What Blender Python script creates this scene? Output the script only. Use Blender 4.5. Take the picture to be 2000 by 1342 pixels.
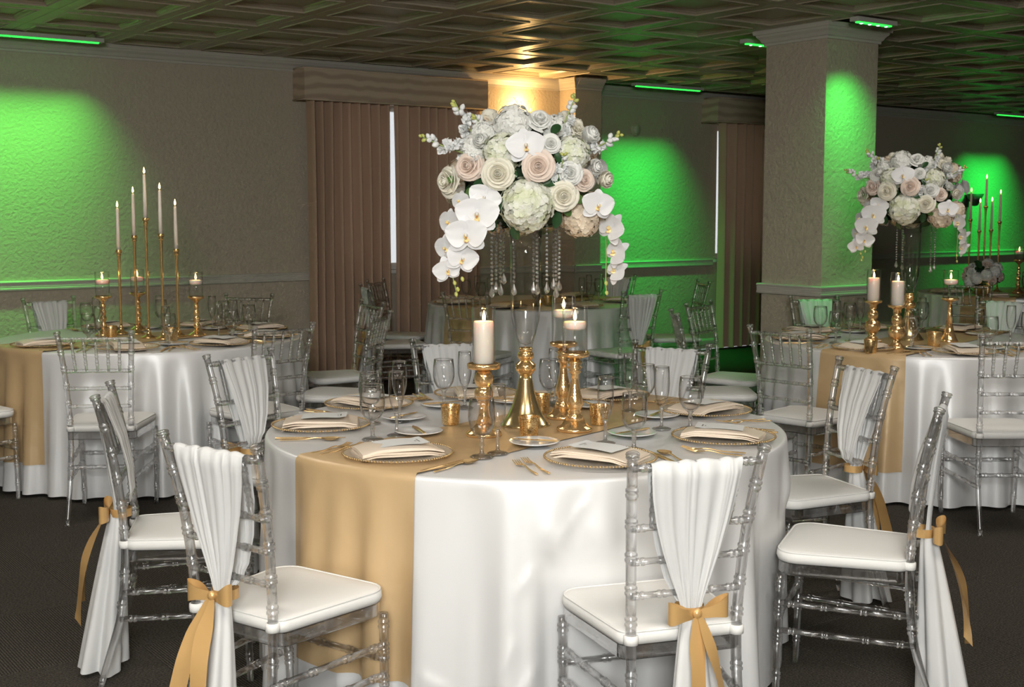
import bpy, math, random
from math import sin, cos, pi, radians, sqrt, atan2, hypot
from mathutils import Vector, Matrix, Quaternion, noise

for _o in list(bpy.data.objects):
    bpy.data.objects.remove(_o)
SC = bpy.context.scene
COL = SC.collection
rnd = random.Random(7)

# ------------------------------------------------------------------ camera
F, PITCH, CAMH = 2440.0, 0.1045, 1.49
cam_d = bpy.data.cameras.new('camera')
cam_d.sensor_width = 36
cam_d.lens = F * 36 / 2000
cam_d.clip_start = 0.05
cam_d.dof.use_dof = True
cam_d.dof.focus_distance = 4.0
cam_d.dof.aperture_fstop = 13.0
cam = bpy.data.objects.new('camera', cam_d)
cam.location = (0, 0, CAMH)
cam.rotation_euler = (pi / 2 - PITCH, 0, 0)
COL.objects.link(cam)
SC.camera = cam

# ------------------------------------------------------------------ world, lights, exposure
W = bpy.data.worlds.new('daylight')
SC.world = W
W.use_nodes = True
W.node_tree.nodes['Background'].inputs['Color'].default_value = (0.95, 0.97, 1.0, 1)
W.node_tree.nodes['Background'].inputs['Strength'].default_value = 0.9
SC.view_settings.view_transform = 'Standard'
SC.view_settings.look = 'None'
SC.view_settings.exposure = 0.0
SC.view_settings.gamma = 1.0
SC.view_settings.use_curve_mapping = False
SC.cycles.max_bounces = 10
SC.cycles.transmission_bounces = 9
SC.cycles.glossy_bounces = 4
SC.cycles.diffuse_bounces = 3
SC.cycles.transparent_max_bounces = 40
SC.cycles.caustics_reflective = False
SC.cycles.caustics_refractive = False
SC.cycles.sample_clamp_indirect = 4.0
SC.cycles.use_adaptive_sampling = True
SC.cycles.adaptive_threshold = 0.05
SC.cycles.adaptive_min_samples = 12


def lamp(name, kind, loc, energy, color, target=None, **kw):
    d = bpy.data.lights.new(name, kind)
    d.energy = energy
    d.color = color
    for k, v in kw.items():
        setattr(d, k, v)
    o = bpy.data.objects.new(name, d)
    o.location = loc
    if target is not None:
        o.rotation_euler = (Vector(target) - Vector(loc)).to_track_quat('-Z', 'Y').to_euler()
    COL.objects.link(o)
    return o


# the photographer's softened flash, above and behind the camera
lamp('flash', 'AREA', (-0.05, -2.3, 2.42), 250, (0.99, 1.0, 0.975), (0.2, 5.2, 0.9),
     shape='RECTANGLE', size=1.1, size_y=0.8)
# added fill lights, out of view, to brighten the tables (panels built below)
FILL_PANELS = ((0.9, 1.7, 30), (-1.3, 1.7, 30), (2.5, 5.5, 9), (-2.3, 5.5, 9))
for hx, hy, he in FILL_PANELS:
    lamp('fill_light', 'AREA', (hx, hy, 2.715), he, (1.0, 0.93, 0.84), (hx, hy, 0), shape='RECTANGLE', size=1.2, size_y=0.6)

# ------------------------------------------------------------------ frame of the room (wall coordinates)
W0 = Vector((-3.70, 9.21, 0))
UX, UY = 0.8075, 0.5900
WROT = atan2(UY, UX)
CEIL = 2.76


def wf(t, d, z=0.0):
    """t metres along the long wall, d metres out of it into the room"""
    return Vector((W0.x + UX * t + UY * d, W0.y + UY * t - UX * d, z))


def wt(x, d=0.0):
    k = (x - 1000) / F
    ox, oy = W0.x + UY * d, W0.y - UX * d
    return (k * oy - ox) / (UX - k * UY)


_c, _s = cos(PITCH), sin(PITCH)


def at(x, y, z):
    """ground position of a point of known height z seen at photo pixel x, y"""
    dx, du = (x - 1000) / F, -(y - 671) / F
    d = Vector((dx, _c + du * _s, -_s + du * _c))
    t = (z - CAMH) / d.z
    return Vector((d.x * t, d.y * t, z))


def aty(x, y, Y):
    dx, du = (x - 1000) / F, -(y - 671) / F
    d = Vector((dx, _c + du * _s, -_s + du * _c))
    t = Y / d.y
    return Vector((d.x * t, Y, CAMH + d.z * t))


def pix(p):
    Z = p.z - CAMH
    fw = p.y * _c - Z * _s
    up = p.y * _s + Z * _c
    if fw < 0.1:
        return (1e9, 1e9)
    return (1000 + F * p.x / fw, 671 - F * up / fw)


# ------------------------------------------------------------------ materials
MATS = {}


def mat(name, color, rough=0.5, metal=0.0, spec=0.5, bump=None, ramp=None, sheen=0.0, sss=0.0,
        sss_r=(0.02, 0.01, 0.006), trans=0.0, aniso=0.0, coat=0.0, emis=None, emis_s=0.0):
    m = bpy.data.materials.new(name)
    m.use_nodes = True
    nt = m.node_tree
    b = nt.nodes['Principled BSDF']
    b.inputs['Base Color'].default_value = (*color, 1)
    b.inputs['Roughness'].default_value = rough
    b.inputs['Metallic'].default_value = metal
    b.inputs['Specular IOR Level'].default_value = spec
    b.inputs['Sheen Weight'].default_value = sheen
    b.inputs['Subsurface Weight'].default_value = sss
    if sss:
        b.inputs['Subsurface Radius'].default_value = sss_r
        b.inputs['Subsurface Scale'].default_value = 1.0
    b.inputs['Anisotropic'].default_value = aniso
    b.inputs['Coat Weight'].default_value = coat
    if emis:
        b.inputs['Emission Color'].default_value = (*emis, 1)
        b.inputs['Emission Strength'].default_value = emis_s
    tc = None
    if bump or ramp:
        tc = nt.nodes.new('ShaderNodeTexCoord')
    if bump:
        scale, strength, dist, detail = bump[:4]
        n = nt.nodes.new('ShaderNodeTexNoise')
        n.inputs['Scale'].default_value = scale
        n.inputs['Detail'].default_value = detail
        nt.links.new(tc.outputs['Object'], n.inputs['Vector'])
        bp = nt.nodes.new('ShaderNodeBump')
        bp.inputs['Strength'].default_value = strength
        bp.inputs['Distance'].default_value = dist
        nt.links.new(n.outputs['Fac'], bp.inputs['Height'])
        nt.links.new(bp.outputs['Normal'], b.inputs['Normal'])
    if ramp:
        scale, c1, c2, lo, hi = ramp
        n = nt.nodes.new('ShaderNodeTexNoise')
        n.inputs['Scale'].default_value = scale
        n.inputs['Detail'].default_value = 4
        nt.links.new(tc.outputs['Object'], n.inputs['Vector'])
        r = nt.nodes.new('ShaderNodeValToRGB')
        r.color_ramp.elements[0].position = lo
        r.color_ramp.elements[0].color = (*c1, 1)
        r.color_ramp.elements[1].position = hi
        r.color_ramp.elements[1].color = (*c2, 1)
        nt.links.new(n.outputs['Fac'], r.inputs['Fac'])
        nt.links.new(r.outputs['Color'], b.inputs['Base Color'])
    if trans:
        tr = nt.nodes.new('ShaderNodeBsdfTranslucent')
        tr.inputs['Color'].default_value = (*color, 1)
        mx = nt.nodes.new('ShaderNodeMixShader')
        mx.inputs['Fac'].default_value = trans
        out = nt.nodes['Material Output']
        nt.links.new(b.outputs[0], mx.inputs[1])
        nt.links.new(tr.outputs[0], mx.inputs[2])
        nt.links.new(mx.outputs[0], out.inputs['Surface'])
    MATS[name] = m
    return m


def thin_glass(name, tint, power=3.0, base=0.035, gloss=0.85, rough=0.02, edge=0.52):
    m = bpy.data.materials.new(name)
    m.use_nodes = True
    nt = m.node_tree
    nt.nodes.remove(nt.nodes['Principled BSDF'])
    out = nt.nodes['Material Output']
    tr = nt.nodes.new('ShaderNodeBsdfTransparent')
    gl = nt.nodes.new('ShaderNodeBsdfGlossy')
    gl.inputs['Roughness'].default_value = rough
    lw = nt.nodes.new('ShaderNodeLayerWeight')
    lw.inputs['Blend'].default_value = 0.5
    pw = nt.nodes.new('ShaderNodeMath')
    pw.operation = 'POWER'
    pw.inputs[1].default_value = power
    ma = nt.nodes.new('ShaderNodeMath')
    ma.operation = 'MULTIPLY_ADD'
    ma.inputs[1].default_value = gloss
    ma.inputs[2].default_value = base
    nt.links.new(lw.outputs['Facing'], pw.inputs[0])
    nt.links.new(pw.outputs[0], ma.inputs[0])
    # glass absorbs more where it is seen edge on
    mc = nt.nodes.new('ShaderNodeMix')
    mc.data_type = 'RGBA'
    mc.inputs['A'].default_value = (*tint, 1)
    mc.inputs['B'].default_value = (tint[0] * edge, tint[1] * edge, tint[2] * edge, 1)
    nt.links.new(pw.outputs[0], mc.inputs['Factor'])
    nt.links.new(mc.outputs['Result'], tr.inputs['Color'])
    mx = nt.nodes.new('ShaderNodeMixShader')
    nt.links.new(ma.outputs[0], mx.inputs['Fac'])
    nt.links.new(tr.outputs[0], mx.inputs[1])
    nt.links.new(gl.outputs[0], mx.inputs[2])
    nt.links.new(mx.outputs[0], out.inputs['Surface'])
    MATS[name] = m
    return m


def solid_glass(name, color, ior, clear, rough=0.0, sheen=0.0, sheen_rough=0.25, white=0.0):
    m = bpy.data.materials.new(name)
    m.use_nodes = True
    nt = m.node_tree
    nt.nodes.remove(nt.nodes['Principled BSDF'])
    out = nt.nodes['Material Output']
    tr = nt.nodes.new('ShaderNodeBsdfTransparent')
    tr.inputs['Color'].default_value = (*color, 1)
    gl = nt.nodes.new('ShaderNodeBsdfGlass')
    gl.inputs['IOR'].default_value = ior
    gl.inputs['Roughness'].default_value = rough
    gl.inputs['Color'].default_value = (*color, 1)
    mx = nt.nodes.new('ShaderNodeMixShader')
    mx.inputs['Fac'].default_value = 1 - clear
    nt.links.new(tr.outputs[0], mx.inputs[1])
    nt.links.new(gl.outputs[0], mx.inputs[2])
    last = mx
    for k, node in ((sheen, 'ShaderNodeBsdfGlossy'), (white, 'ShaderNodeBsdfTranslucent')):
        if k:
            g2 = nt.nodes.new(node)
            if 'Glossy' in node:
                g2.inputs['Roughness'].default_value = sheen_rough
            m2 = nt.nodes.new('ShaderNodeMixShader')
            m2.inputs['Fac'].default_value = k
            nt.links.new(last.outputs[0], m2.inputs[1])
            nt.links.new(g2.outputs[0], m2.inputs[2])
            last = m2
    nt.links.new(last.outputs[0], out.inputs['Surface'])
    MATS[name] = m
    return m


def emitter(name, color, strength):
    m = bpy.data.materials.new(name)
    m.use_nodes = True
    nt = m.node_tree
    nt.nodes.remove(nt.nodes['Principled BSDF'])
    e = nt.nodes.new('ShaderNodeEmission')
    e.inputs['Color'].default_value = (*color, 1)
    e.inputs['Strength'].default_value = strength
    nt.links.new(e.outputs[0], nt.nodes['Material Output'].inputs['Surface'])
    m.cycles.emission_sampling = 'NONE'    # a lamp stands beside each of these
    MATS[name] = m
    return m


mat('plaster', (0.50, 0.43, 0.335), 0.6, bump=(40, 0.65, 0.010, 4))
mat('wall_trim', (0.55, 0.51, 0.45), 0.45)
mat('ceiling_paint', (0.47, 0.40, 0.30), 0.38, spec=0.55)
mat('room_paint', (0.50, 0.45, 0.37), 0.7)
mat('satin_white', (0.80, 0.80, 0.80), 0.40, metal=0.15, spec=0.6, bump=(5, 0.2, 0.012, 2))
mat('satin_gold', (0.62, 0.435, 0.235), 0.38, metal=0.12, spec=0.5, bump=(9, 0.35, 0.014, 2))
mat('ribbon_gold', (0.70, 0.435, 0.175), 0.30, metal=0.3, spec=0.6)
mat('chiffon', (0.84, 0.845, 0.84), 0.55, spec=0.3, sheen=0.2, trans=0.22)
mat('cushion_cloth', (0.84, 0.83, 0.80), 0.6, spec=0.3, bump=(300, 0.1, 0.001, 2))
mat('strap_cloth', (0.86, 0.85, 0.82), 0.6, spec=0.3)
mat('napkin_cloth', (0.83, 0.71, 0.58), 0.42, spec=0.45, bump=(60, 0.12, 0.002, 3))
mat('card_paper', (0.80, 0.81, 0.80), 0.6)
mat('ink', (0.22, 0.19, 0.17), 0.7)
mat('porcelain', (0.83, 0.83, 0.82), 0.12, coat=0.3)
mat('gold_cutlery', (0.86, 0.60, 0.29), 0.25, metal=0.6)
mat('gold_polished', (0.88, 0.60, 0.27), 0.14, metal=0.85)
mat('gold_vase', (0.66, 0.51, 0.26), 0.20, metal=0.85)
mat('gold_mercury', (0.92, 0.61, 0.29), 0.13, metal=0.82, bump=(75, 0.4, 0.005, 4))
mat('gold_votive', (0.86, 0.56, 0.22), 0.2, metal=0.9, bump=(160, 0.35, 0.003, 3),
    ramp=(240, (0.62, 0.33, 0.10), (1.0, 0.76, 0.40), 0.40, 0.56))
mat('gold_bead', (0.54, 0.38, 0.19), 0.25, metal=0.7)
mat('wax', (0.92, 0.83, 0.74), 0.45, sss=0.8, sss_r=(0.024, 0.012, 0.007))
mat('wax_taper', (0.86, 0.78, 0.68), 0.45)
mat('wick', (0.05, 0.04, 0.03), 0.9)
mat('curtain_cloth', (0.58, 0.40, 0.285), 0.7, spec=0.25, trans=0.12)
mat('window_frame', (0.7, 0.7, 0.68), 0.4)
mat('rose_ivory', (0.90, 0.86, 0.73), 0.5, sss=0.0, trans=0.18)
mat('rose_blush', (0.90, 0.76, 0.66), 0.5, trans=0.18)
mat('rose_white', (0.91, 0.91, 0.87), 0.5, trans=0.18)
mat('petal_orchid', (0.90, 0.90, 0.91), 0.42, trans=0.2)
mat('petal_hydrangea', (0.82, 0.83, 0.66), 0.5, trans=0.2, ramp=(2.2, (0.74, 0.79, 0.50), (0.91, 0.91, 0.84), 0.30, 0.60))
mat('petal_hydrangea_white', (0.91, 0.91, 0.86), 0.5, trans=0.2)
mat('petal_hydrangea_peach', (0.86, 0.74, 0.58), 0.5, trans=0.2)
mat('petal_stock', (0.91, 0.92, 0.91), 0.5, trans=0.2)
mat('orchid_lip', (0.85, 0.60, 0.15), 0.5, ramp=(9, (0.70, 0.20, 0.05), (0.96, 0.80, 0.36), 0.36, 0.50))
mat('leaf_dark', (0.025, 0.075, 0.025), 0.33, spec=0.5)
mat('leaf_light', (0.10, 0.20, 0.05), 0.4)
mat('stem_green', (0.30, 0.38, 0.12), 0.5)
mat('bud_green', (0.50, 0.52, 0.14), 0.5)
mat('foam_green', (0.015, 0.035, 0.014), 0.9)
mat('dark_metal', (0.12, 0.11, 0.10), 0.45, metal=0.6)
mat('fixture_white', (0.55, 0.53, 0.48), 0.5)
thin_glass('glassware', (0.994, 0.994, 0.994), 2.5, 0.028, 0.8)
thin_glass('cylinder_glass', (1, 1, 1), 3.2, 0.018, 0.6, edge=0.86)
thin_glass('pane_glass', (0.97, 0.98, 0.98), 3, 0.04, 0.7)
mat('charger_glass', (0.78, 0.70, 0.59), 0.16, spec=0.6, bump=(90, 0.3, 0.002, 3))
MATS['charger_glass'].node_tree.nodes['Principled BSDF'].inputs['Alpha'].default_value = 0.38
solid_glass('acrylic', (0.985, 0.985, 0.99), 1.40, 0.50, sheen=0.10, sheen_rough=0.22)
solid_glass('crystal', (1, 1, 1), 1.6, 0.30, sheen=0.22, sheen_rough=0.3, white=0.15)  # even white mixed into the glass stands in for bead sparkle
thin_glass('vase_glass', (0.995, 0.995, 0.995), 2.6, 0.03, 0.9, edge=0.6)
solid_glass('stem_glass', (1, 1, 1), 1.45, 0.5, sheen=0.10, sheen_rough=0.12, white=0.12)
solid_glass('water', (0.99, 1.0, 1.0), 1.12, 0.93)
emitter('flame', (1.0, 0.62, 0.22), 14.0)
emitter('led_green', (0.03, 1.0, 0.07), 2.4)
emitter('fill_glow', (1.0, 0.93, 0.84), 6.0)  # glow of the added fill panels
emitter('led_dot', (0.25, 1.0, 0.35), 9.0)
emitter('bulb_warm', (1.0, 0.62, 0.22), 30.0)
mat('glass_frost', (0.9, 0.8, 0.65), 0.5, trans=0.6)


def valance_material():
    m = mat('valance_cloth', (0.36, 0.28, 0.21), 0.8, spec=0.2)
    nt = m.node_tree
    b = nt.nodes['Principled BSDF']
    tc = nt.nodes.new('ShaderNodeTexCoord')
    mp = nt.nodes.new('ShaderNodeMapping')
    mp.inputs['Scale'].default_value = (1, 1, 1)
    wv = nt.nodes.new('ShaderNodeTexWave')
    wv.bands_direction = 'Z'
    wv.inputs['Scale'].default_value = 3.6
    wv.inputs['Distortion'].default_value = 2.4
    wv.inputs['Detail'].default_value = 1.0
    wv.inputs['Detail Scale'].default_value = 1.4
    r = nt.nodes.new('ShaderNodeValToRGB')
    r.color_ramp.elements[0].position = 0.15
    r.color_ramp.elements[0].color = (0.45, 0.34, 0.255, 1)
    r.color_ramp.elements[1].position = 0.75
    r.color_ramp.elements[1].color = (0.60, 0.475, 0.36, 1)
    nt.links.new(tc.outputs['Object'], mp.inputs['Vector'])
    nt.links.new(mp.outputs[0], wv.inputs['Vector'])
    nt.links.new(wv.outputs['Fac'], r.inputs['Fac'])
    nt.links.new(r.outputs['Color'], b.inputs['Base Color'])


valance_material()


def carpet_material():
    m = mat('carpet', (0.05, 0.043, 0.036), 0.95, spec=0.1)
    nt = m.node_tree
    b = nt.nodes['Principled BSDF']
    tc = nt.nodes.new('ShaderNodeTexCoord')
    wv = nt.nodes.new('ShaderNodeTexWave')
    wv.bands_direction = 'X'
    wv.inputs['Scale'].default_value = 34
    wv.inputs['Distortion'].default_value = 1.2
    wv.inputs['Detail'].default_value = 3
    wv.inputs['Detail Scale'].default_value = 6
    n = nt.nodes.new('ShaderNodeTexNoise')
    n.inputs['Scale'].default_value = 140
    n.inputs['Detail'].default_value = 4
    mul = nt.nodes.new('ShaderNodeMath')
    mul.operation = 'MULTIPLY'
    r = nt.nodes.new('ShaderNodeValToRGB')
    r.color_ramp.elements[0].position = 0.2
    r.color_ramp.elements[0].color = (0.026, 0.023, 0.019, 1)
    r.color_ramp.elements[1].position = 0.55
    r.color_ramp.elements[1].color = (0.125, 0.111, 0.091, 1)
    bp = nt.nodes.new('ShaderNodeBump')
    bp.inputs['Strength'].default_value = 0.6
    bp.inputs['Distance'].default_value = 0.004
    for t_ in (wv, n):
        nt.links.new(tc.outputs['Object'], t_.inputs['Vector'])
    soft = nt.nodes.new('ShaderNodeMath')
    soft.operation = 'MULTIPLY_ADD'
    soft.inputs[1].default_value = 0.5
    soft.inputs[2].default_value = 0.4
    nt.links.new(wv.outputs['Fac'], soft.inputs[0])
    nt.links.new(soft.outputs[0], mul.inputs[0])
    nt.links.new(n.outputs['Fac'], mul.inputs[1])
    nt.links.new(mul.outputs[0], r.inputs['Fac'])
    nt.links.new(mul.outputs[0], bp.inputs['Height'])
    nt.links.new(r.outputs['Color'], b.inputs['Base Color'])
    nt.links.new(bp.outputs[0], b.inputs['Normal'])


carpet_material()


# ------------------------------------------------------------------ mesh helpers
class MB:
    def __init__(self):
        self.v = []
        self.f = []

    def add(self, v, f, M=None):
        o = len(self.v)
        if M is None:
            self.v.extend(tuple(p) for p in v)
        else:
            self.v.extend(tuple(M @ Vector(p)) for p in v)
        self.f.extend(tuple(i + o for i in q) for q in f)
        return self

    def box(self, x0, x1, y0, y1, z0, z1):
        v = [(x0, y0, z0), (x1, y0, z0), (x1, y1, z0), (x0, y1, z0), (x0, y0, z1), (x1, y0, z1), (x1, y1, z1), (x0, y1, z1)]
        f = [(0, 3, 2, 1), (4, 5, 6, 7), (0, 1, 5, 4), (1, 2, 6, 5), (2, 3, 7, 6), (3, 0, 4, 7)]
        return self.add(v, f)

    def lathe(self, prof, seg=24, M=None):
        v, f = [], []
        idx = []
        for r, z in prof:
            if r < 1e-6:
                idx.append([len(v)] * seg)
                v.append((0, 0, z))
            else:
                s = len(v)
                for i in range(seg):
                    a = 2 * pi * i / seg
                    v.append((r * cos(a), r * sin(a), z))
                idx.append([s + i for i in range(seg)])
        for k in range(len(prof) - 1):
            A, B = idx[k], idx[k + 1]
            for i in range(seg):
                j = (i + 1) % seg
                q = []
                for w in (A[i], A[j], B[j], B[i]):
                    if w not in q:
                        q.append(w)
                if len(q) > 2:
                    f.append(tuple(q))
        return self.add(v, f, M)

    def tube(self, pts, radii, seg=10, ref=(1, 0, 0), caps=True, M=None):
        pts = [Vector(p) for p in pts]
        n = len(pts)
        if not hasattr(radii, '__len__'):
            radii = [radii] * n
        ref = Vector(ref)
        v, f = [], []
        for i in range(n):
            t = (pts[min(i + 1, n - 1)] - pts[max(i - 1, 0)])
            if t.length < 1e-9:
                t = Vector((0, 0, 1))
            t.normalize()
            a = ref - t * ref.dot(t)
            if a.length < 1e-3:
                a = Vector((0, 1, 0.3)) - t * Vector((0, 1, 0.3)).dot(t)
            a.normalize()
            b = t.cross(a)
            for k in range(seg):
                g = 2 * pi * k / seg
                v.append(pts[i] + (a * cos(g) + b * sin(g)) * radii[i])
        for i in range(n - 1):
            for k in range(seg):
                j = (k + 1) % seg
                f.append((i * seg + k, i * seg + j, (i + 1) * seg + j, (i + 1) * seg + k))
        if caps:
            f.append(tuple(range(seg))[::-1])
            f.append(tuple((n - 1) * seg + k for k in range(seg)))
        return self.add(v, f, M)

    def grid(self, fn, nu, nv, M=None, closed=False):
        v, f = [], []
        for j in range(nv + 1):
            for i in range(nu + (0 if closed else 1)):
                v.append(fn(i / nu, j / nv))
        w = nu if closed else nu + 1
        for j in range(nv):
            for i in range(nu):
                i2 = (i + 1) % w if closed else i + 1
                f.append((j * w + i, j * w + i2, (j + 1) * w + i2, (j + 1) * w + i))
        return self.add(v, f, M)

    def ball(self, c, r, seg=8, rings=5, sx=1, sy=1, sz=1):
        prof = [(max(0.0, sin(pi * k / rings)) * r if 0 < k < rings else 0.0, -cos(pi * k / rings) * r) for k in range(rings + 1)]
        return self.lathe(prof, seg, Matrix.Translation(c) @ Matrix.Diagonal((sx, sy, sz, 1)))

    def mesh(self, name, smooth=True, material=None, fix=False):
        m = bpy.data.meshes.new(name)
        m.from_pydata(self.v, [], self.f)
        if smooth:
            m.polygons.foreach_set('use_smooth', [True] * len(m.polygons))
        if material:
            m.materials.append(MATS[material])
        m.update()
        return m


def auto_smooth(me, ang=35):
    """mark the hard corners of a smooth mesh as sharp"""
    import bmesh
    bm = bmesh.new()
    bm.from_mesh(me)
    bmesh.ops.recalc_face_normals(bm, faces=bm.faces)
    lim = radians(ang)
    for e in bm.edges:
        if len(e.link_faces) == 2 and e.calc_face_angle(0) > lim:
            e.smooth = False
    bm.to_mesh(me)
    bm.free()
    return me


def ob(name, me, parent=None, loc=(0, 0, 0), rot=None, scale=None):
    o = bpy.data.objects.new(name, me)
    COL.objects.link(o)
    o.location = loc
    if rot is not None:
        if isinstance(rot, Quaternion):
            o.rotation_mode = 'QUATERNION'
            o.rotation_quaternion = rot
        else:
            o.rotation_euler = rot
    if scale is not None:
        o.scale = (scale,) * 3 if not hasattr(scale, '__len__') else scale
    if parent is not None:
        o.parent = parent
    return o


def tag(o, label, cat, group=None):
    o['label'] = label
    o['category'] = cat
    if group:
        o['group'] = group
    return o


def thing(name, label, cat, loc=(0, 0, 0), rz=0.0, group=None):
    o = bpy.data.objects.new(name, None)
    o.empty_display_size = 0.05
    COL.objects.link(o)
    o.location = loc
    o.rotation_euler = (0, 0, rz)
    return tag(o, label, cat, group)


def struct(name, me, parent=None, loc=(0, 0, 0), rot=(0, 0, 0)):
    o = ob(name, me, parent, loc, rot)
    o['kind'] = 'structure'
    return o


WL = dict(loc=(W0.x, W0.y, 0), rot=(0, 0, WROT))   # wall frame: local x = t, local y = -d

# ------------------------------------------------------------------ room shell
T0, T1, DEP = -6.5, 17.0, 13.0
tA = wt(1092)            # where the sconce bay meets the pilaster
PD = 0.24                # pilaster projection
tP = wt(1172, PD)        # far end of the pilaster
SB = 0.16                # set back of the wall beyond it
w1a, w1b = wt(640), wt(930)
w2a, w2b = wt(1396, -SB), wt(1396, -SB) + 2.2
SILL, HEAD = 0.98, 2.44
mb = MB()
TH = 0.25
mb.box(T0, w1a, 0, TH, 0, CEIL + 0.1).box(w1b, tA, 0, TH, 0, CEIL + 0.1)
mb.box(w1a, w1b, 0, TH, 0, SILL).box(w1a, w1b, 0, TH, HEAD, CEIL + 0.1)
wall = struct('wall_back', mb.mesh('wall_back', False, 'plaster'), **WL)
mb = MB()
mb.box(tP, w2a, SB, SB + TH, 0, CEIL + 0.1).box(w2b, T1, SB, SB + TH, 0, CEIL + 0.1)
mb.box(w2a, w2b, SB, SB + TH, 0, SILL).box(w2a, w2b, SB, SB + TH, HEAD, CEIL + 0.1)
struct('wall_far', mb.mesh('wall_far', False, 'plaster'), **WL)
struct('wall_pilaster', MB().box(tA, tP, -PD, SB + TH, 0, CEIL + 0.1).mesh('wall_pilaster', False, 'plaster'), **WL)
struct('wall_left', MB().box(T0 - 0.2, T0, -DEP, TH, 0, CEIL + 0.1).mesh('wall_left', False, 'room_paint'), **WL)
struct('wall_right', MB().box(T1, T1 + 0.2, -DEP, SB + TH, 0, CEIL + 0.1).mesh('wall_right', False, 'room_paint'), **WL)
struct('wall_front', MB().box(T0 - 0.2, T1 + 0.2, -DEP - 0.2, -DEP, 0, CEIL + 0.1).mesh('wall_front', False, 'room_paint'), **WL)


def profile_run(prof, t0, t1, y0=0.0):
    """a moulding of section (d, z) from t0 to t1, standing on the face y0"""
    m = MB()
    n = len(prof)
    v = [(t0, y0 - d, z) for d, z in prof] + [(t1, y0 - d, z) for d, z in prof]
    f = [(i, (i + 1) % n, n + (i + 1) % n, n + i) for i in range(n)]
    f += [tuple(range(n))[::-1], tuple(range(n, 2 * n))]
    return m.add(v, f)


CROWN = [(0, CEIL - .105), (.014, CEIL - .105), (.014, CEIL - .088), (.022, CEIL - .084), (.034, CEIL - .062), (.05, CEIL - .045),
         (.056, CEIL - .030), (.066, CEIL - .030), (.070, CEIL - .012), (.070, CEIL), (0, CEIL)]
RAIL = [(0, .913), (.020, .913), (.026, .918), (.027, .930), (.024, .934), (.025, .944), (.024, .948), (.026, .962), (.024, .966), (.028, .972), (.028, .980), (.022, .986), (0, .986)]
BASE = [(0, 0), (.018, 0), (.018, .09), (.012, .105), (0, .11)]
k = 1
for prof, nm in ((CROWN, 'trim'), (RAIL, 'trim'), (BASE, 'baseboard')):
    for seg, (a, b, y) in {'back': (T0, tA, 0), 'pilaster': (tA - .0, tP, -PD), 'far': (tP, T1, SB)}.items():
        runs = [(a, b)]
        if prof is RAIL and seg == 'back':
            runs = [(a, wt(610)), (wt(935), b)]
        if prof is RAIL and seg == 'far':
            runs = [(a, w2a - .06), (w2b + .1, b)]
        for r0, r1 in runs:
            o = struct('%s_%d' % (nm, k) if nm == 'trim' else 'baseboard_%s' % seg, profile_run(prof, r0, r1, y).mesh('moulding', False, 'wall_trim'), **WL)
            k += 1


def ring_moulding(t0, t1, y0, y1, prof):
    m = MB()
    v, f = [], []
    for d, z in prof:
        v += [(t0 - d, y0 - d, z), (t1 + d, y0 - d, z), (t1 + d, y1 + d, z), (t0 - d, y1 + d, z)]
    n = len(prof)
    for i in range(n - 1):
        for q in range(4):
            f.append((4 * i + q, 4 * i + (q + 1) % 4, 4 * i + 4 + (q + 1) % 4, 4 * i + 4 + q))
    return m.add(v, f)


# square column in the room
c0, c1, cy0, cy1 = 4.31, 4.85, -3.96, -3.42
column = struct('wall_column', MB().box(c0, c1, cy0, cy1, 0, CEIL).mesh('column', False, 'plaster'), **WL)
for prof, nm in ((CROWN, 'crown_moulding'), (RAIL, 'chair_rail'), (BASE, 'plinth')):
    pr = [(d * 1.0, z) for d, z in prof]
    ob(nm, ring_moulding(c0, c1, cy0, cy1, pr).mesh(nm, False, 'wall_trim'), column)
# side of the pilaster carries the same mouldings
k = 40
for prof in (CROWN, RAIL, BASE):
    n = len(prof)
    m = MB()
    v = [(tA - d, 0, z) for d, z in prof] + [(tA - d, -PD - d, z) for d, z in prof]
    f = [(i, (i + 1) % n, n + (i + 1) % n, n + i) for i in range(n)] + [tuple(range(n)), tuple(range(n, 2 * n))[::-1]]
    struct('trim_%d' % k, m.add(v, f).mesh('moulding', False, 'wall_trim'), **WL)
    k += 1

# floor: a slab and carpet tiles on it
floor = struct('floor', MB().box(T0, T1, -DEP, SB, -0.1, -0.006).mesh('floor', False, 'carpet'), **WL)
TS = 0.61
hh = TS / 2 - 0.0003
tm = MB()
tm.add([(-hh, -hh, -.006), (hh, -hh, -.006), (hh, hh, -.006), (-hh, hh, -.006), (-hh, -hh, -.0010), (hh, -hh, -.0010), (hh, hh, -.0010), (-hh, hh, -.0010),
        (-hh + .002, -hh + .002, 0), (hh - .002, -hh + .002, 0), (hh - .002, hh - .002, 0), (-hh + .002, hh - .002, 0)],
       [(8, 9, 10, 11)] + [(i, (i + 1) % 4, 4 + (i + 1) % 4, 4 + i) for i in range(4)] + [(4 + i, 4 + (i + 1) % 4, 8 + (i + 1) % 4, 8 + i) for i in range(4)])
tile_me = tm.mesh('carpet_tile', False, 'carpet')
cand = []
for i in range(int((T1 - T0) / TS)):
    for j in range(int(DEP / TS)):
        t, d = T0 + (i + .5) * TS, (j + .5) * TS
        p = wf(t, d, 0)
        x, y = pix(p)
        if -220 < x < 2220 and 640 < y < 1560:
            cand.append((p.length, t, d, i, j))
        else:
            cand.append((1e6 + p.length, t, d, i, j))
cand.sort()
far = MB()
for n, (L, t, d, i, j) in enumerate(cand):
    if n < 290 and L < 1e6:
        ob('carpet_tile', tile_me, floor, (t, -d, 0), (0, 0, pi / 2 if (i + j) % 2 else 0))
    else:
        far.add([(t - hh, -d - hh, -.0005), (t + hh, -d - hh, -.0005), (t + hh, -d + hh, -.0005), (t - hh, -d + hh, -.0005)], [(0, 1, 2, 3)])
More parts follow.
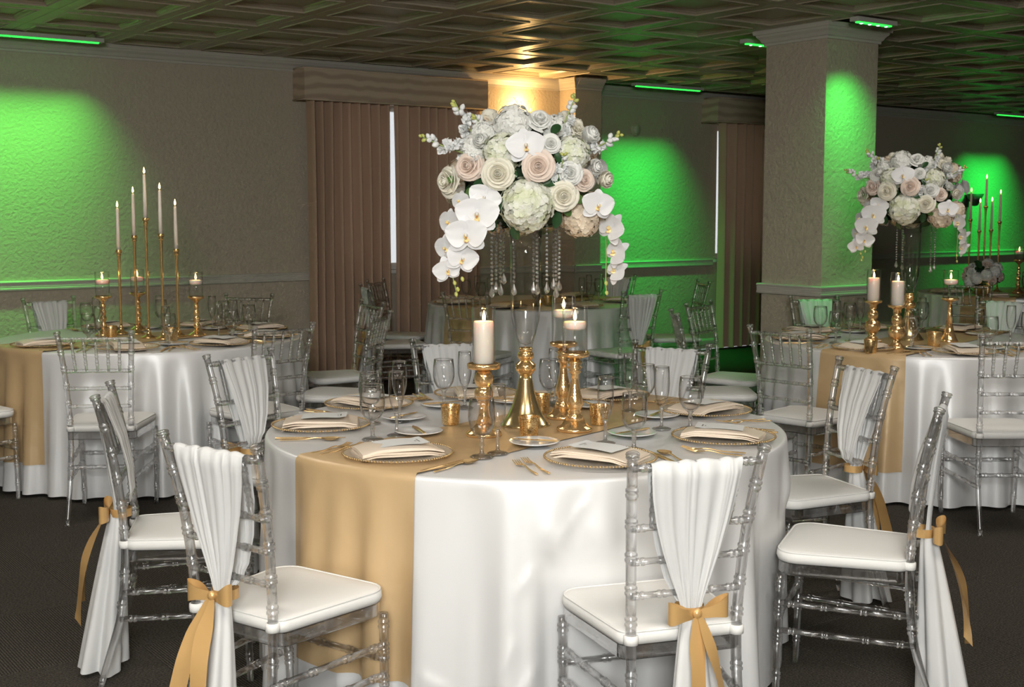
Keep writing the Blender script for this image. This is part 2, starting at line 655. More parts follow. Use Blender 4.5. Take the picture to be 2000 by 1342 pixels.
o = ob('carpet_tiles_beyond', far.mesh('carpet_tiles_beyond', False, 'carpet'), floor)
o['kind'] = 'stuff'

# ceiling: a slab and coffered tiles below it
ceiling = struct('ceiling', MB().box(T0, T1, -DEP, SB, CEIL + .07, CEIL + .2).mesh('ceiling', False, 'ceiling_paint'), **WL)
CS = 0.70
cprof = [(0.001, .005), (.005, 0), (.078, 0), (.082, -.006), (.092, -.006), (.096, .004), (.102, .006), (.112, .018), (.120, .020), (.124, .028), (.352, .028)]
tm = MB()
v, f = [], []
H = CS / 2
for ins, z in cprof[:-1]:
    a = H - ins
    v += [(-a, -a, z), (a, -a, z), (a, a, z), (-a, a, z)]
for i in range(len(cprof) - 2):
    for q in range(4):
        f.append((4 * i + q, 4 * i + 4 + q, 4 * i + 4 + (q + 1) % 4, 4 * i + (q + 1) % 4))
L4 = 4 * (len(cprof) - 2)
f.append((L4 + 3, L4 + 2, L4 + 1, L4))
ctile = tm.add(v, f).mesh('ceiling_tile', False, 'ceiling_paint')
t_off = wt(528)      # a joint of the grid meets the wall here
cand = []
i0 = int((T0 - t_off) / CS) - 1
for i in range(i0, i0 + int((T1 - T0) / CS) + 3):
    for j in range(int(DEP / CS) + 1):
        t, d = t_off + (i + .5) * CS, (j + .5) * CS + .06
        if t < T0 - .3 or t > T1 + .3:
            continue
        p = wf(t, d, CEIL)
        vis = any(-60 < pix(p + Vector((ax, ay, 0)))[0] < 2060 and -60 < pix(p + Vector((ax, ay, 0)))[1] < 400 for ax in (-.4, .4) for ay in (-.4, .4))
        cand.append((p.length + (0 if vis else 1e6), t, d))
cand.sort()
far = MB()
for n, (L, t, d) in enumerate(cand):
    if n < 296 and L < 1e6:
        ob('ceiling_tile', ctile, ceiling, (t, -d, CEIL))
    else:
        far.add(v, f, Matrix.Translation((t, -d, CEIL)))
o = ob('ceiling_tiles_beyond', far.mesh('ceiling_tiles_beyond', False, 'ceiling_paint'), ceiling)
o['kind'] = 'stuff'


# added glowing panels that go with the unseen fill lights
for k, (hx, hy, he) in enumerate(FILL_PANELS):
    fx_ = thing('ceiling_light', 'added unseen rectangular fill panel %s' % ('before the front table, right', 'before the front table, left', 'above the right background chairs', 'above the left background chairs')[k], 'light', (hx, hy, CEIL - .008), 0, 'added fill panels')
    fr = MB().box(-.64, .64, -.34, -.30, -.03, 0).box(-.64, .64, .30, .34, -.03, 0).box(-.64, -.60, -.30, .30, -.03, 0).box(.60, .64, -.30, .30, -.03, 0)
    ob('frame', fr.mesh('frame', False, 'fixture_white'), fx_)
    ob('fill_diffuser', MB().box(-.60, .60, -.30, .30, -.02, -.01).mesh('fill_diffuser', False, 'fill_glow'), fx_)


# windows
def window(n, a, b, y):
    m = MB()
    w = .06
    m.box(a, a + w, y + .08, y + .14, SILL, HEAD).box(b - w, b, y + .08, y + .14, SILL, HEAD)
    m.box(a, b, y + .08, y + .14, SILL, SILL + w).box(a, b, y + .08, y + .14, HEAD - w, HEAD)
    mid = (a + b) / 2
    m.box(a + .5, a + .54, y + .09, y + .13, SILL, HEAD)
    root = struct('window_%d' % n, m.mesh('window_frame', False, 'window_frame'), **WL)
    for x0, x1 in ((a + w, a + .5), (a + .54, b - w)):
        ob('pane', MB().box(x0, x1, y + .108, y + .112, SILL + w, HEAD - w).mesh('pane', False, 'pane_glass'), root)
    ob('sill', MB().box(a - .03, b + .03, y - .03, y + .08, SILL - .03, SILL).mesh('sill', False, 'window_frame'), root)
    return root


window(1, w1a, w1b, 0.0)
window(2, w2a, w2b, SB)


def curtain(a, b, y, z0, z1, folds, seed, label, group):
    r = random.Random(seed)
    ph = [r.uniform(-.5, .5) for _ in range(folds * 2 + 4)]
    am = [r.uniform(.7, 1.25) for _ in range(folds * 2 + 4)]

    def fn(u, vv):
        z = z1 + (z0 - z1) * vv
        q = u * folds
        k = int(q)
        amp = (.062 + .02 * vv) * (am[k] * (1 - (q - k)) + am[k + 1] * (q - k))
        sway = .012 * sin(vv * 5 + k)
        yy = -amp * sin(2 * pi * q + ph[k] * (1 - (q - k)) + ph[k + 1] * (q - k)) - .008 * sin(6.1 * q + 3 * vv)
        return (a + (b - a) * (u + .004 * sin(9 * u + 2 * vv)) + sway * .3, y + yy, z)
    me = MB().grid(fn, folds * 10, 14).mesh('curtain', True, 'curtain_cloth')
    o = ob('curtain', me, None, (W0.x, W0.y, 0), (0, 0, WROT))
    return tag(o, label, 'curtain', group)


G = 'taupe window curtains'
curtain(wt(606, .10), wt(768, .10), -.10, .02, 2.46, 9, 1, 'taupe pleated curtain left of the daylight gap, behind the left chairs', G)
curtain(wt(769, .10), wt(938, .10), -.10, .02, 2.46, 9, 2, 'taupe pleated curtain right of the daylight gap, behind the orchids', G)
curtain(wt(1400, -.03), wt(1400, -.03) + 2.2, .03, .02, 2.48, 15, 3, 'brown pleated curtain beside the square column', G)


def valance(a, b, y, d, z0, z1, label):
    m = MB()

    def prof(u):
        return [(0, z0), (-d, z0), (-d - .008, z0 + .01), (-d - .010, (z0 + z1) / 2), (-d - .008, z1 - .01), (-d, z1), (0, z1)]
    n = 24
    v, f = [], []
    P = prof(0)
    for i in range(n + 1):
        x = a + (b - a) * i / n
        for yy, z in P:
            v.append((x, y + yy, z))
    k = len(P)
    for i in range(n):
        for q in range(k - 1):
            f.append((i * k + q, i * k + q + 1, (i + 1) * k + q + 1, (i + 1) * k + q))
    f.append(tuple(range(k)))
    f.append(tuple(n * k + q for q in range(k))[::-1])
    m.add(v, f)
    # piping along the edges
    root = thing('valance', label, 'valance', (W0.x, W0.y, 0), WROT, 'upholstered window valances')
    ob('board', auto_smooth(m.mesh('valance', True, 'valance_cloth')), root)
    for z in (z0, z1):
        ob('piping', MB().tube([(a, y, z), (a, y - d, z), (b, y - d, z), (b, y, z)], .008, 6, (0, 0, 1)).mesh('piping', True, 'valance_cloth'), root)
    return root


valance(wt(600, .2), wt(953, .2), 0, .20, 2.42, 2.675, 'taupe wavy striped valance over the left curtains')
valance(wt(1386, 0), wt(1386, 0) + 2.5, SB, .24, 2.45, 2.70, 'taupe wavy striped valance beside the square column')

# ------------------------------------------------------------------ green LED wash bars
GREEN = (0.015, 1.0, 0.10)


def led_bar(t0, t1, d, label, energy, tilt, spread, dots=False, face=1, color=GREEN, lean=0.0):
    L = t1 - t0
    root = thing('led_bar', label, 'light', wf((t0 + t1) / 2, d, CEIL - .010), WROT, 'green ceiling wash lights')
    hs = MB().box(-L / 2 - .03, L / 2 + .03, -.035, .035, -.028, 0).mesh('housing', False, 'fixture_white')
    ob('housing', hs, root)
    ln = MB().box(-L / 2, L / 2, -.014, .014, -.036, -.028).mesh('lens', False, 'led_green')
    lens = ob('lens', ln, root)
    if dots:
        n = max(3, int(L / .075))
        for i in range(n):
            m = MB().ball((-L / 2 + L * (i + .5) / n, 0, -.036), .011, 8, 4, 1, 1, .5)
            ob('diode', m.mesh('diode', True, 'led_dot'), lens)
    d_ = bpy.data.lights.new('led_light', 'AREA')
    d_.shape = 'RECTANGLE'
    d_.size = L
    d_.size_y = .07
    d_.energy = energy
    d_.color = color
    d_.spread = radians(spread)
    lo = bpy.data.objects.new('led_light', d_)
    COL.objects.link(lo)
    lo.parent = root
    lo.location = (0, 0, -.045)
    lo.rotation_euler = (radians(tilt) * face, -radians(lean), 0)
    return root


led_bar(-.95, .60, .34, 'long green light bar on the ceiling above the left wall', 15, 12, 72, color=(.13, 1.0, .11))
led_bar(5.85, 6.71, .32, 'green light bar on the ceiling right of the bouquet top', 12, 12, 72)
led_bar(4.24, 4.58, 4.26, 'short green light bar on ceiling right of the column', 6.5, 13, 70, True, color=(.06, 1.0, .12), lean=11)
led_bar(4.44, 4.74, 3.10, 'short green light bar on ceiling left of the column', 5, 14, 78, True, -1)
led_bar(11.95, 12.85, .32, 'green light bar on the ceiling at far right', 16, 12, 72)

# warm wall sconce
ts = wt(1012)
sc = thing('wall_sconce', 'lit warm wall sconce behind the top of the bouquet', 'sconce', wf(ts, 0, 2.37), WROT)
ob('backplate', MB().box(-.06, .06, -.02, 0, -.10, .06).mesh('backplate', False, 'gold_polished'), sc)
ob('bowl', MB().lathe([(.0, -.06), (.04, -.05), (.085, 0), (.10, .05), (.097, .05), (.08, 0), (.038, -.045), (0, -.055)], 20,
                      Matrix.Translation((0, -.11, 0))).mesh('bowl', True, 'glass_frost'), sc)
for a, l in ((-.55, .19), (-.2, .16), (.25, .17), (.6, .2)):
    ob('rod', MB().tube([(a * .08, -.11, .0), (a * .13, -.10, .12), (a * .22, -.09, l)], [.004, .003, .002], 6).mesh('rod', True, 'gold_polished'), sc)
ob('bulb', MB().ball((0, -.11, .045), .028, 10, 6).mesh('bulb', True, 'bulb_warm'), sc)
ld = bpy.data.lights.new('sconce_light', 'POINT')
ld.energy = 15
ld.color = (1.0, 0.60, 0.22)
ld.shadow_soft_size = .03
lo = bpy.data.objects.new('sconce_light', ld)
COL.objects.link(lo)
lo.parent = sc
lo.location = (0, -.13, .10)
# dark unlit sconce on the far right wall
q = wt(1881, -SB)
sc2 = thing('wall_sconce', 'dark unlit flared wall sconce right of the far bouquet', 'sconce', wf(q, -SB, 1.66), WROT)
ob('backplate', MB().box(-.04, .04, -.02, 0, -.1, .06).mesh('backplate', False, 'dark_metal'), sc2)
ob('bowl', MB().lathe([(0, -.09), (.04, -.08), (.115, .07), (.11, .07), (.036, -.07), (0, -.08)], 16, Matrix.Translation((0, -.13, 0))).mesh('bowl', True, 'dark_metal'), sc2)
# round thermostat
th = thing('thermostat', 'small round plate on the green wall right of the bouquet', 'thermostat', wf(wt(1238, -SB), -SB, 2.34), WROT)
ob('plate', MB().lathe([(0, .02), (.058, .018), (.066, .008), (.066, 0)], 24, Matrix.Rotation(pi / 2, 4, 'X')).mesh('plate', True, 'plaster'), th)
ob('dial', MB().lathe([(0, .03), (.03, .028), (.036, .02), (.036, .018)], 20, Matrix.Rotation(pi / 2, 4, 'X')).mesh('dial', True, 'wall_trim'), th)

# ------------------------------------------------------------------ tables, cloths, runners
R_T, TOP = 0.873, 0.765


class Drape:
    """a round cloth: flat top, rolled rim, skirt with folds down to the floor"""
    def __init__(self, seed, amp, flare, ks, creases=(), press=()):
        r = random.Random(seed)
        self.t = [(k, r.uniform(.5, 1.0), r.uniform(0, 2 * pi)) for k in ks]
        s = sum(a for _, a, _ in self.t)
        self.t = [(k, a / s, p) for k, a, p in self.t]
        self.amp, self.flare, self.cr, self.press = amp, flare, creases, press

    def at(self, th, d, off=0.0):
        rr = .013
        q = rr * pi / 2
        if d < q:
            a = d / rr
            rad, z = R_T - rr + (rr + off) * sin(a), TOP - rr + (rr + off) * cos(a)
        else:
            dd = d - q
            s = min(1.0, dd / .74)
            g = sum(a * cos(k * th + p + .5 * s * sin(3 * th)) for k, a, p in self.t)
            g = (abs(g) ** .8) * (1 if g > 0 else -1)
            ramp = (s ** .75) * (1 - .0 * s)
            rad = R_T + self.flare * s + self.amp * (g + .08) * ramp * 1.6 + off
            for (t0, s0, t1, s1, h, w) in self.cr:
                # pressed crease from (t0, s0) to (t1, s1)
                ax, ay = (t1 - t0) * R_T, (s1 - s0) * .74
                bx, by = (th - t0) * R_T, (s - s0) * .74
                L2 = ax * ax + ay * ay
                u = (bx * ax + by * ay) / L2
                if -0.05 < u < 1.05:
                    e = abs(bx * ay - by * ax) / sqrt(L2)
                    rad += h * math.exp(-(e / w) ** 2) * max(0.0, 1 - (2 * u - 1) ** 4)
            # chairs pushed up to the table press the skirt back
            wz = max(0.0, min(1.0, (s - .16) / .16))
            for t0, lim in self.press:
                e = abs((th - t0 + pi) % (2 * pi) - pi)
                k_ = max(0.0, min(1.0, (.31 - e) / .07))
                if k_ > 0 and rad > lim + off:
                    rad -= (rad - lim - off) * k_ * k_ * (3 - 2 * k_) * wz * wz * (3 - 2 * wz)
            z = TOP - rr - dd
        return rad * cos(th), rad * sin(th), z

    def mesh(self, nth, nd):
        m = MB()
        v = [(0, 0, TOP)]
        f = []
        rings = [.25, .5, .75, R_T - .013]
        for r in rings:
            for i in range(nth):
                a = 2 * pi * i / nth - pi
                v.append((r * cos(a), r * sin(a), TOP))
        ds = [.004, .008, .013, .0204] + [.0204 + .735 * ((j + 1) / nd) for j in range(nd)]
        for d in ds:
            for i in range(nth):
                v.append(self.at(2 * pi * i / nth - pi, d))
        for i in range(nth):
            f.append((0, 1 + i, 1 + (i + 1) % nth))
        for k in range(len(rings) + len(ds) - 1):
            for i in range(nth):
                j = (i + 1) % nth
                f.append((1 + k * nth + i, 1 + (k + 1) * nth + i, 1 + (k + 1) * nth + j, 1 + k * nth + j))
        return m.add(v, f)

    def runner(self, ang, o0, o1, hang, off=.0035):
        dx, dy = cos(ang), sin(ang)
        nx, ny = dy, -dx
        n = 26
        rows = []

        def col(o):
            qr = sqrt(max(.01, (R_T - .013) ** 2 - o * o))
            pts = []
            for sgn in (-1, 1):
                side = []
                th = atan2(sgn * qr * dy + o * ny, sgn * qr * dx + o * nx)
                m_ = 34
                for k in range(m_ + 1):
                    d = hang * (k / m_) ** 1.35
                    x, y, z = self.at(th, d, off)
                    side.append((x, y, z + (off if d < 1e-6 else 0)))
                pts.append(side)
            mid = []
            for k in range(1, 10):
                q = -qr + 2 * qr * k / 10
                mid.append((q * dx + o * nx, q * dy + o * ny, TOP + off))
            return pts[0][::-1] + mid + pts[1]
        cols = [col(o0 + (o1 - o0) * i / n) for i in range(n + 1)]
        m = MB()
        L = len(cols[0])
        v = [p for c in cols for p in c]
        f = [(i * L + j, (i + 1) * L + j, (i + 1) * L + j + 1, i * L + j + 1) for i in range(n) for j in range(L - 1)]
        return m.add(v, f)


main_drape = Drape(3, .040, .034, (7, 15, 24, 33, 43), creases=(
    (-1.62, .42, -1.36, .02, .006, .010), (-1.78, .98, -1.60, .55, .006, .012), (-1.66, .90, -1.48, .55, .007, .010),
    (-1.92, .72, -1.80, .80, .006, .010), (-1.55, .95, -1.35, .66, .006, .012), (-1.25, .40, -1.05, .10, .005, .012)),
    press=[(radians(d_), lim_) for d_, lim_ in ((-125, .915), (-169.6, .905), (144.4, .93), (103.4, .905), (61.2, .872), (19.9, .905), (-22.4, .872), (-72.7, .872))])
back_drape = Drape(8, .034, .045, (11, 17, 23, 31, 38))
cloth_main = main_drape.mesh(540, 40).mesh('tablecloth', True, 'satin_white')
cloth_back = back_drape.mesh(420, 18).mesh('tablecloth', True, 'satin_white')
RUN = radians(51)
run_main = main_drape.runner(RUN, -.198, .265, .60).mesh('table_runner', True, 'satin_gold')
run_back = back_drape.runner(RUN, -.21, .24, .60).mesh('table_runner', True, 'satin_gold')
top_me = MB().lathe([(0, .735), (.85, .735), (.856, .742), (.856, .755), (.85, .760), (0, .760)], 48).mesh('tabletop', False, 'wall_trim')
leg_me = MB().tube([(0, 0, 0), (0, 0, .735)], .02, 10).mesh('leg', True, 'dark_metal')

C_MAIN, C_LEFT, C_RIGHT, C_FAR, C_FR = (.046, 4.21), (-2.11, 7.27), (2.33, 7.08), (.19, 10.15), (4.6, 11.35)
TABLES = [('main', C_MAIN, 'the large front table', 0), ('left', C_LEFT, 'the left background table', 1), ('right', C_RIGHT, 'the right background table', 2),
          ('far', C_FAR, 'the far middle table behind the vase', 3), ('fr', C_FR, 'the far right table by the green wall', 4)]
for key, c, ph, i in TABLES:
    t = thing('banquet_table', 'round banquet table beneath the white cloth of ' + ph, 'table', (*c, 0), 0, 'round banquet tables')
    ob('tabletop', top_me, t)
    for a in range(4):
        ob('leg', leg_me, t, (.55 * cos(a * pi / 2 + .4), .55 * sin(a * pi / 2 + .4), 0))
    tag(ob('tablecloth', cloth_main if i == 0 else cloth_back, None, (*c, 0)), 'white satin floor-length cloth on ' + ph, 'tablecloth', 'white satin tablecloths')
    tag(ob('table_runner', run_main if i == 0 else run_back, None, (*c, 0)), 'gold satin runner hanging over the edge of ' + ph, 'table runner', 'gold satin runners')


# ------------------------------------------------------------------ crystal chiavari chair
def post_pt(z, s=1):
    K = [(0, .152, -.285), (.20, .147, -.222), (.44, .142, -.198), (.66, .150, -.212), (.80, .160, -.236), (.92, .171, -.266)]
    for (z0, x0, y0), (z1, x1, y1) in zip(K, K[1:]):
        if z <= z1:
            break
    u = (z - z0) / (z1 - z0)
    i = K.index((z0, x0, y0))
    p = K[max(0, i - 1)]
    n = K[min(len(K) - 1, i + 2)]

    def cr(a, b, c_, d, h0, h1, h2):
        m1 = (c_ - a) / (h0 + h1) * h1
        m2 = (d - b) / (h1 + h2) * h1
        return (2 * u ** 3 - 3 * u ** 2 + 1) * b + (u ** 3 - 2 * u ** 2 + u) * m1 + (-2 * u ** 3 + 3 * u ** 2) * c_ + (u ** 3 - u ** 2) * m2
    h0 = max(1e-3, z0 - p[0]) if i > 0 else (z1 - z0)
    h2 = (n[0] - z1) if i + 2 < len(K) else (z1 - z0)
    x = cr(p[1], x0, x1, n[1], h0, z1 - z0, h2) if 0 < i < len(K) - 2 else x0 + (x1 - x0) * u
    y = cr(p[2], y0, y1, n[2], h0, z1 - z0, h2) if 0 < i < len(K) - 2 else y0 + (y1 - y0) * u
    return Vector((s * x, y, z))


def rod(fn, L, r, rings, h=.0028, n=8, seg=10, taper=None, ref=(1, 0, 0)):
    """bamboo turned rod: fn(u) path, rings at u positions"""
    S = [(k / n, r) for k in range(n + 1)]
    w = .0042 / L
    for g in rings:
        S = [q for q in S if abs(q[0] - g) > 3.3 * w]
        S += [(g - 3.0 * w, r), (g - 2.2 * w, r + h), (g - 1.0 * w, r + h), (g - .45 * w, r + .25 * h), (g + .45 * w, r + .25 * h), (g + 1.0 * w, r + h), (g + 2.2 * w, r + h), (g + 3.0 * w, r)]
    S = sorted(q for q in S if -1e-6 <= q[0] <= 1 + 1e-6)
    pts = [fn(u) for u, _ in S]
    rad = [q * (taper(u) if taper else 1) for u, q in S]
    return MB().tube(pts, rad, seg, ref)


def rounded(corners, radii, n=7):
    out = []
    m = len(corners)
    for i in range(m):
        p0, p, p1 = Vector(corners[i - 1]), Vector(corners[i]), Vector(corners[(i + 1) % m])
        a, b = (p0 - p).normalized(), (p1 - p).normalized()
        half = a.angle(b) / 2
        t = radii[i] / math.tan(half)
        c = p + (a + b).normalized() * (radii[i] / sin(half))
        s = p + a * t - c
        e = p + b * t - c
        ang = s.angle(e)
        sg = 1 if s.x * e.y - s.y * e.x > 0 else -1
        for k in range(n + 1):
            g = sg * ang * k / n
            out.append((c.x + s.x * cos(g) - s.y * sin(g), c.y + s.x * sin(g) + s.y * cos(g)))
    return out


def inset(poly, d):
    n = len(poly)
    out = []
    for i in range(n):
        a, b = Vector(poly[i - 1]), Vector(poly[(i + 1) % n])
        t = (b - a).normalized()
        out.append((poly[i][0] - t.y * d, poly[i][1] + t.x * d))
    return out


SEAT = rounded([(-.165, -.195), (.165, -.195), (.205, .190), (-.205, .190)], [.035, .035, .065, .065])
NS = len(SEAT)


def shrink(k):
    return [(x * k, y * k) for x, y in SEAT]



def loft(rings, cap_lo=True, cap_hi=True):
    v, f = [], []
    for poly, z in rings:
        v += [(x, y, z if not callable(z) else z(x, y)) for x, y in poly]
    n = len(rings[0][0])
    for k in range(len(rings) - 1):
        for i in range(n):
            j = (i + 1) % n
            f.append((k * n + i, k * n + j, (k + 1) * n + j, (k + 1) * n + i))
    if cap_lo:
        f.append(tuple(range(n))[::-1])
    if cap_hi:
        f.append(tuple((len(rings) - 1) * n + i for i in range(n)))
    return MB().add(v, f)


CH = {}
CH['post'] = []
for s in (-1, 1):
    m = rod(lambda u: post_pt(.92 * u, s), .92, .0132, [.26 / .92, .36 / .92, .50 / .92, .58 / .92, .665 / .92, .75 / .92, .83 / .92], n=26, seg=12,
            taper=lambda u: .82 + .18 * min(1, u / .3))
    tp = post_pt(.92, s)
    ax = (post_pt(.92, s) - post_pt(.90, s)).normalized()
    M = Matrix.Translation(tp - ax * .002) @ ax.to_track_quat('Z', 'Y').to_matrix().to_4x4()
    m.lathe([(.0125, -.002), (.0165, .001), (.0168, .004), (.0140, .006), (.0172, .009), (.0172, .012), (.013, .015), (.0, .016)], 12, M)
    CH['post'].append(m.mesh('back_post', True, 'acrylic'))
CH['leg'] = []
for s in (-1, 1):
    CH['leg'].append(rod(lambda u: Vector((s * (.186 - .006 * u), .172 + .008 * u, .402 * (1 - u))), .40, .0135, [.08, .24, .30, .47, .53, .8], n=6, seg=12,
                         taper=lambda u: 1 - .2 * u).mesh('leg', True, 'acrylic'))


def cross(z, r, rings):
    a, b = post_pt(z, -1), post_pt(z, 1)
    return rod(lambda u: a.lerp(b, u), (b - a).length, r, rings, h=.0022, n=4, ref=(0, 0, 1), seg=10).mesh('rail', True, 'acrylic')


CH['top_rail'] = cross(.892, .0095, [.1, .22, .36, .5, .64, .78, .9])
CH['rails'] = [cross(z, .0085, [.08, .28, .5, .72, .92]) for z in (.738, .652, .565)]
CH['spindles'] = []
for q in (-.66, -.33, 0, .33, .66):
    a, b = post_pt(.738, 1), post_pt(.892, 1)
    p0, p1 = Vector((a.x * q, a.y, .738)), Vector((b.x * q, b.y, .892))
    CH['spindles'].append(rod(lambda u: p0.lerp(p1, u), .155, .0068, [.25, .5, .78], h=.002, n=3, seg=8).mesh('spindle', True, 'acrylic'))
CH['stretch'] = []


def stretch(a, b, rings=(.1, .35, .65, .9)):
    a, b = Vector(a), Vector(b)
    ref = (0, 0, 1)
    CH['stretch'].append(rod(lambda u: a.lerp(b, u), (b - a).length, .0095, rings, h=.0024, n=4, ref=ref, seg=10).mesh('stretcher', True, 'acrylic'))


for s in (-1, 1):
    for z in (.31, .225):
        p = post_pt(z - .01, s)
        stretch((s * .183, .176, z), (p.x, p.y, z - .01))
stretch((-.183, .176, .27), (.183, .176, .27))
stretch(post_pt(.27, -1), post_pt(.27, 1))
o_ = inset(SEAT, .004)
i_ = inset(SEAT, .026)
CH['frame'] = loft([(o_, .436), (o_, .404), (inset(SEAT, .007), .400), (inset(SEAT, .023), .400), (i_, .404), (i_, .436), (o_, .436)], False, False).mesh('seat_frame', False, 'acrylic')
CH['cushion'] = loft([(inset(SEAT, .012), .436), (inset(SEAT, .002), .440), (inset(SEAT, -.003), .452), (inset(SEAT, -.002), .464), (inset(SEAT, .005), .472),
                      (inset(SEAT, .02), .476), (shrink(.7), .480), (shrink(.4), .482), (shrink(.1), .4825)]).mesh('cushion', True, 'cushion_cloth')
pp = inset(SEAT, .003)
CH['piping'] = MB().tube([(x, y, .4715) for x, y in pp + pp[:2]], .0032, 6, (0, 0, 1), False).mesh('piping', True, 'cushion_cloth')
CH['strap'] = []
for s in (-1, 1):
    p = post_pt(.455, s)
    m = MB().lathe([(.0145, -.012), (.0185, -.0105), (.019, 0), (.0185, .0105), (.0145, .012)], 14, Matrix.Translation((p.x, p.y, .455)))
    m.box(p.x - .014, p.x + .014, p.y + .010, p.y + .030, .446, .464)
    CH['strap'].append(m.mesh('tie_strap', True, 'strap_cloth'))


def chair(top_mid, facing, label, group):
    """top_mid: plan position of the middle of the top rail; facing: plan angle the seat looks to"""
    fx, fy = cos(facing), sin(facing)
    loc = (top_mid[0] + .262 * fx, top_mid[1] + .262 * fy, 0)
    t = thing('chiavari_chair', label, 'chair', loc, facing - pi / 2, group)
    for me in CH['post']:
        ob('back_post', me, t)
    for me in CH['leg']:
        ob('leg', me, t)
    ob('top_rail', CH['top_rail'], t)
    for me in CH['rails']:
        ob('crossbar', me, t)
    for me in CH['spindles']:
        ob('spindle', me, t)
    for me in CH['stretch']:
        ob('stretcher', me, t)
    ob('seat_frame', CH['frame'], t)
    c = ob('cushion', CH['cushion'], t)
    ob('piping', CH['piping'], c)
    for me in CH['strap']:
        ob('tie_strap', me, c)
    return loc, facing - pi / 2


def smooth01(x):
    x = max(0.0, min(1.0, x))
    return x * x * (3 - 2 * x)


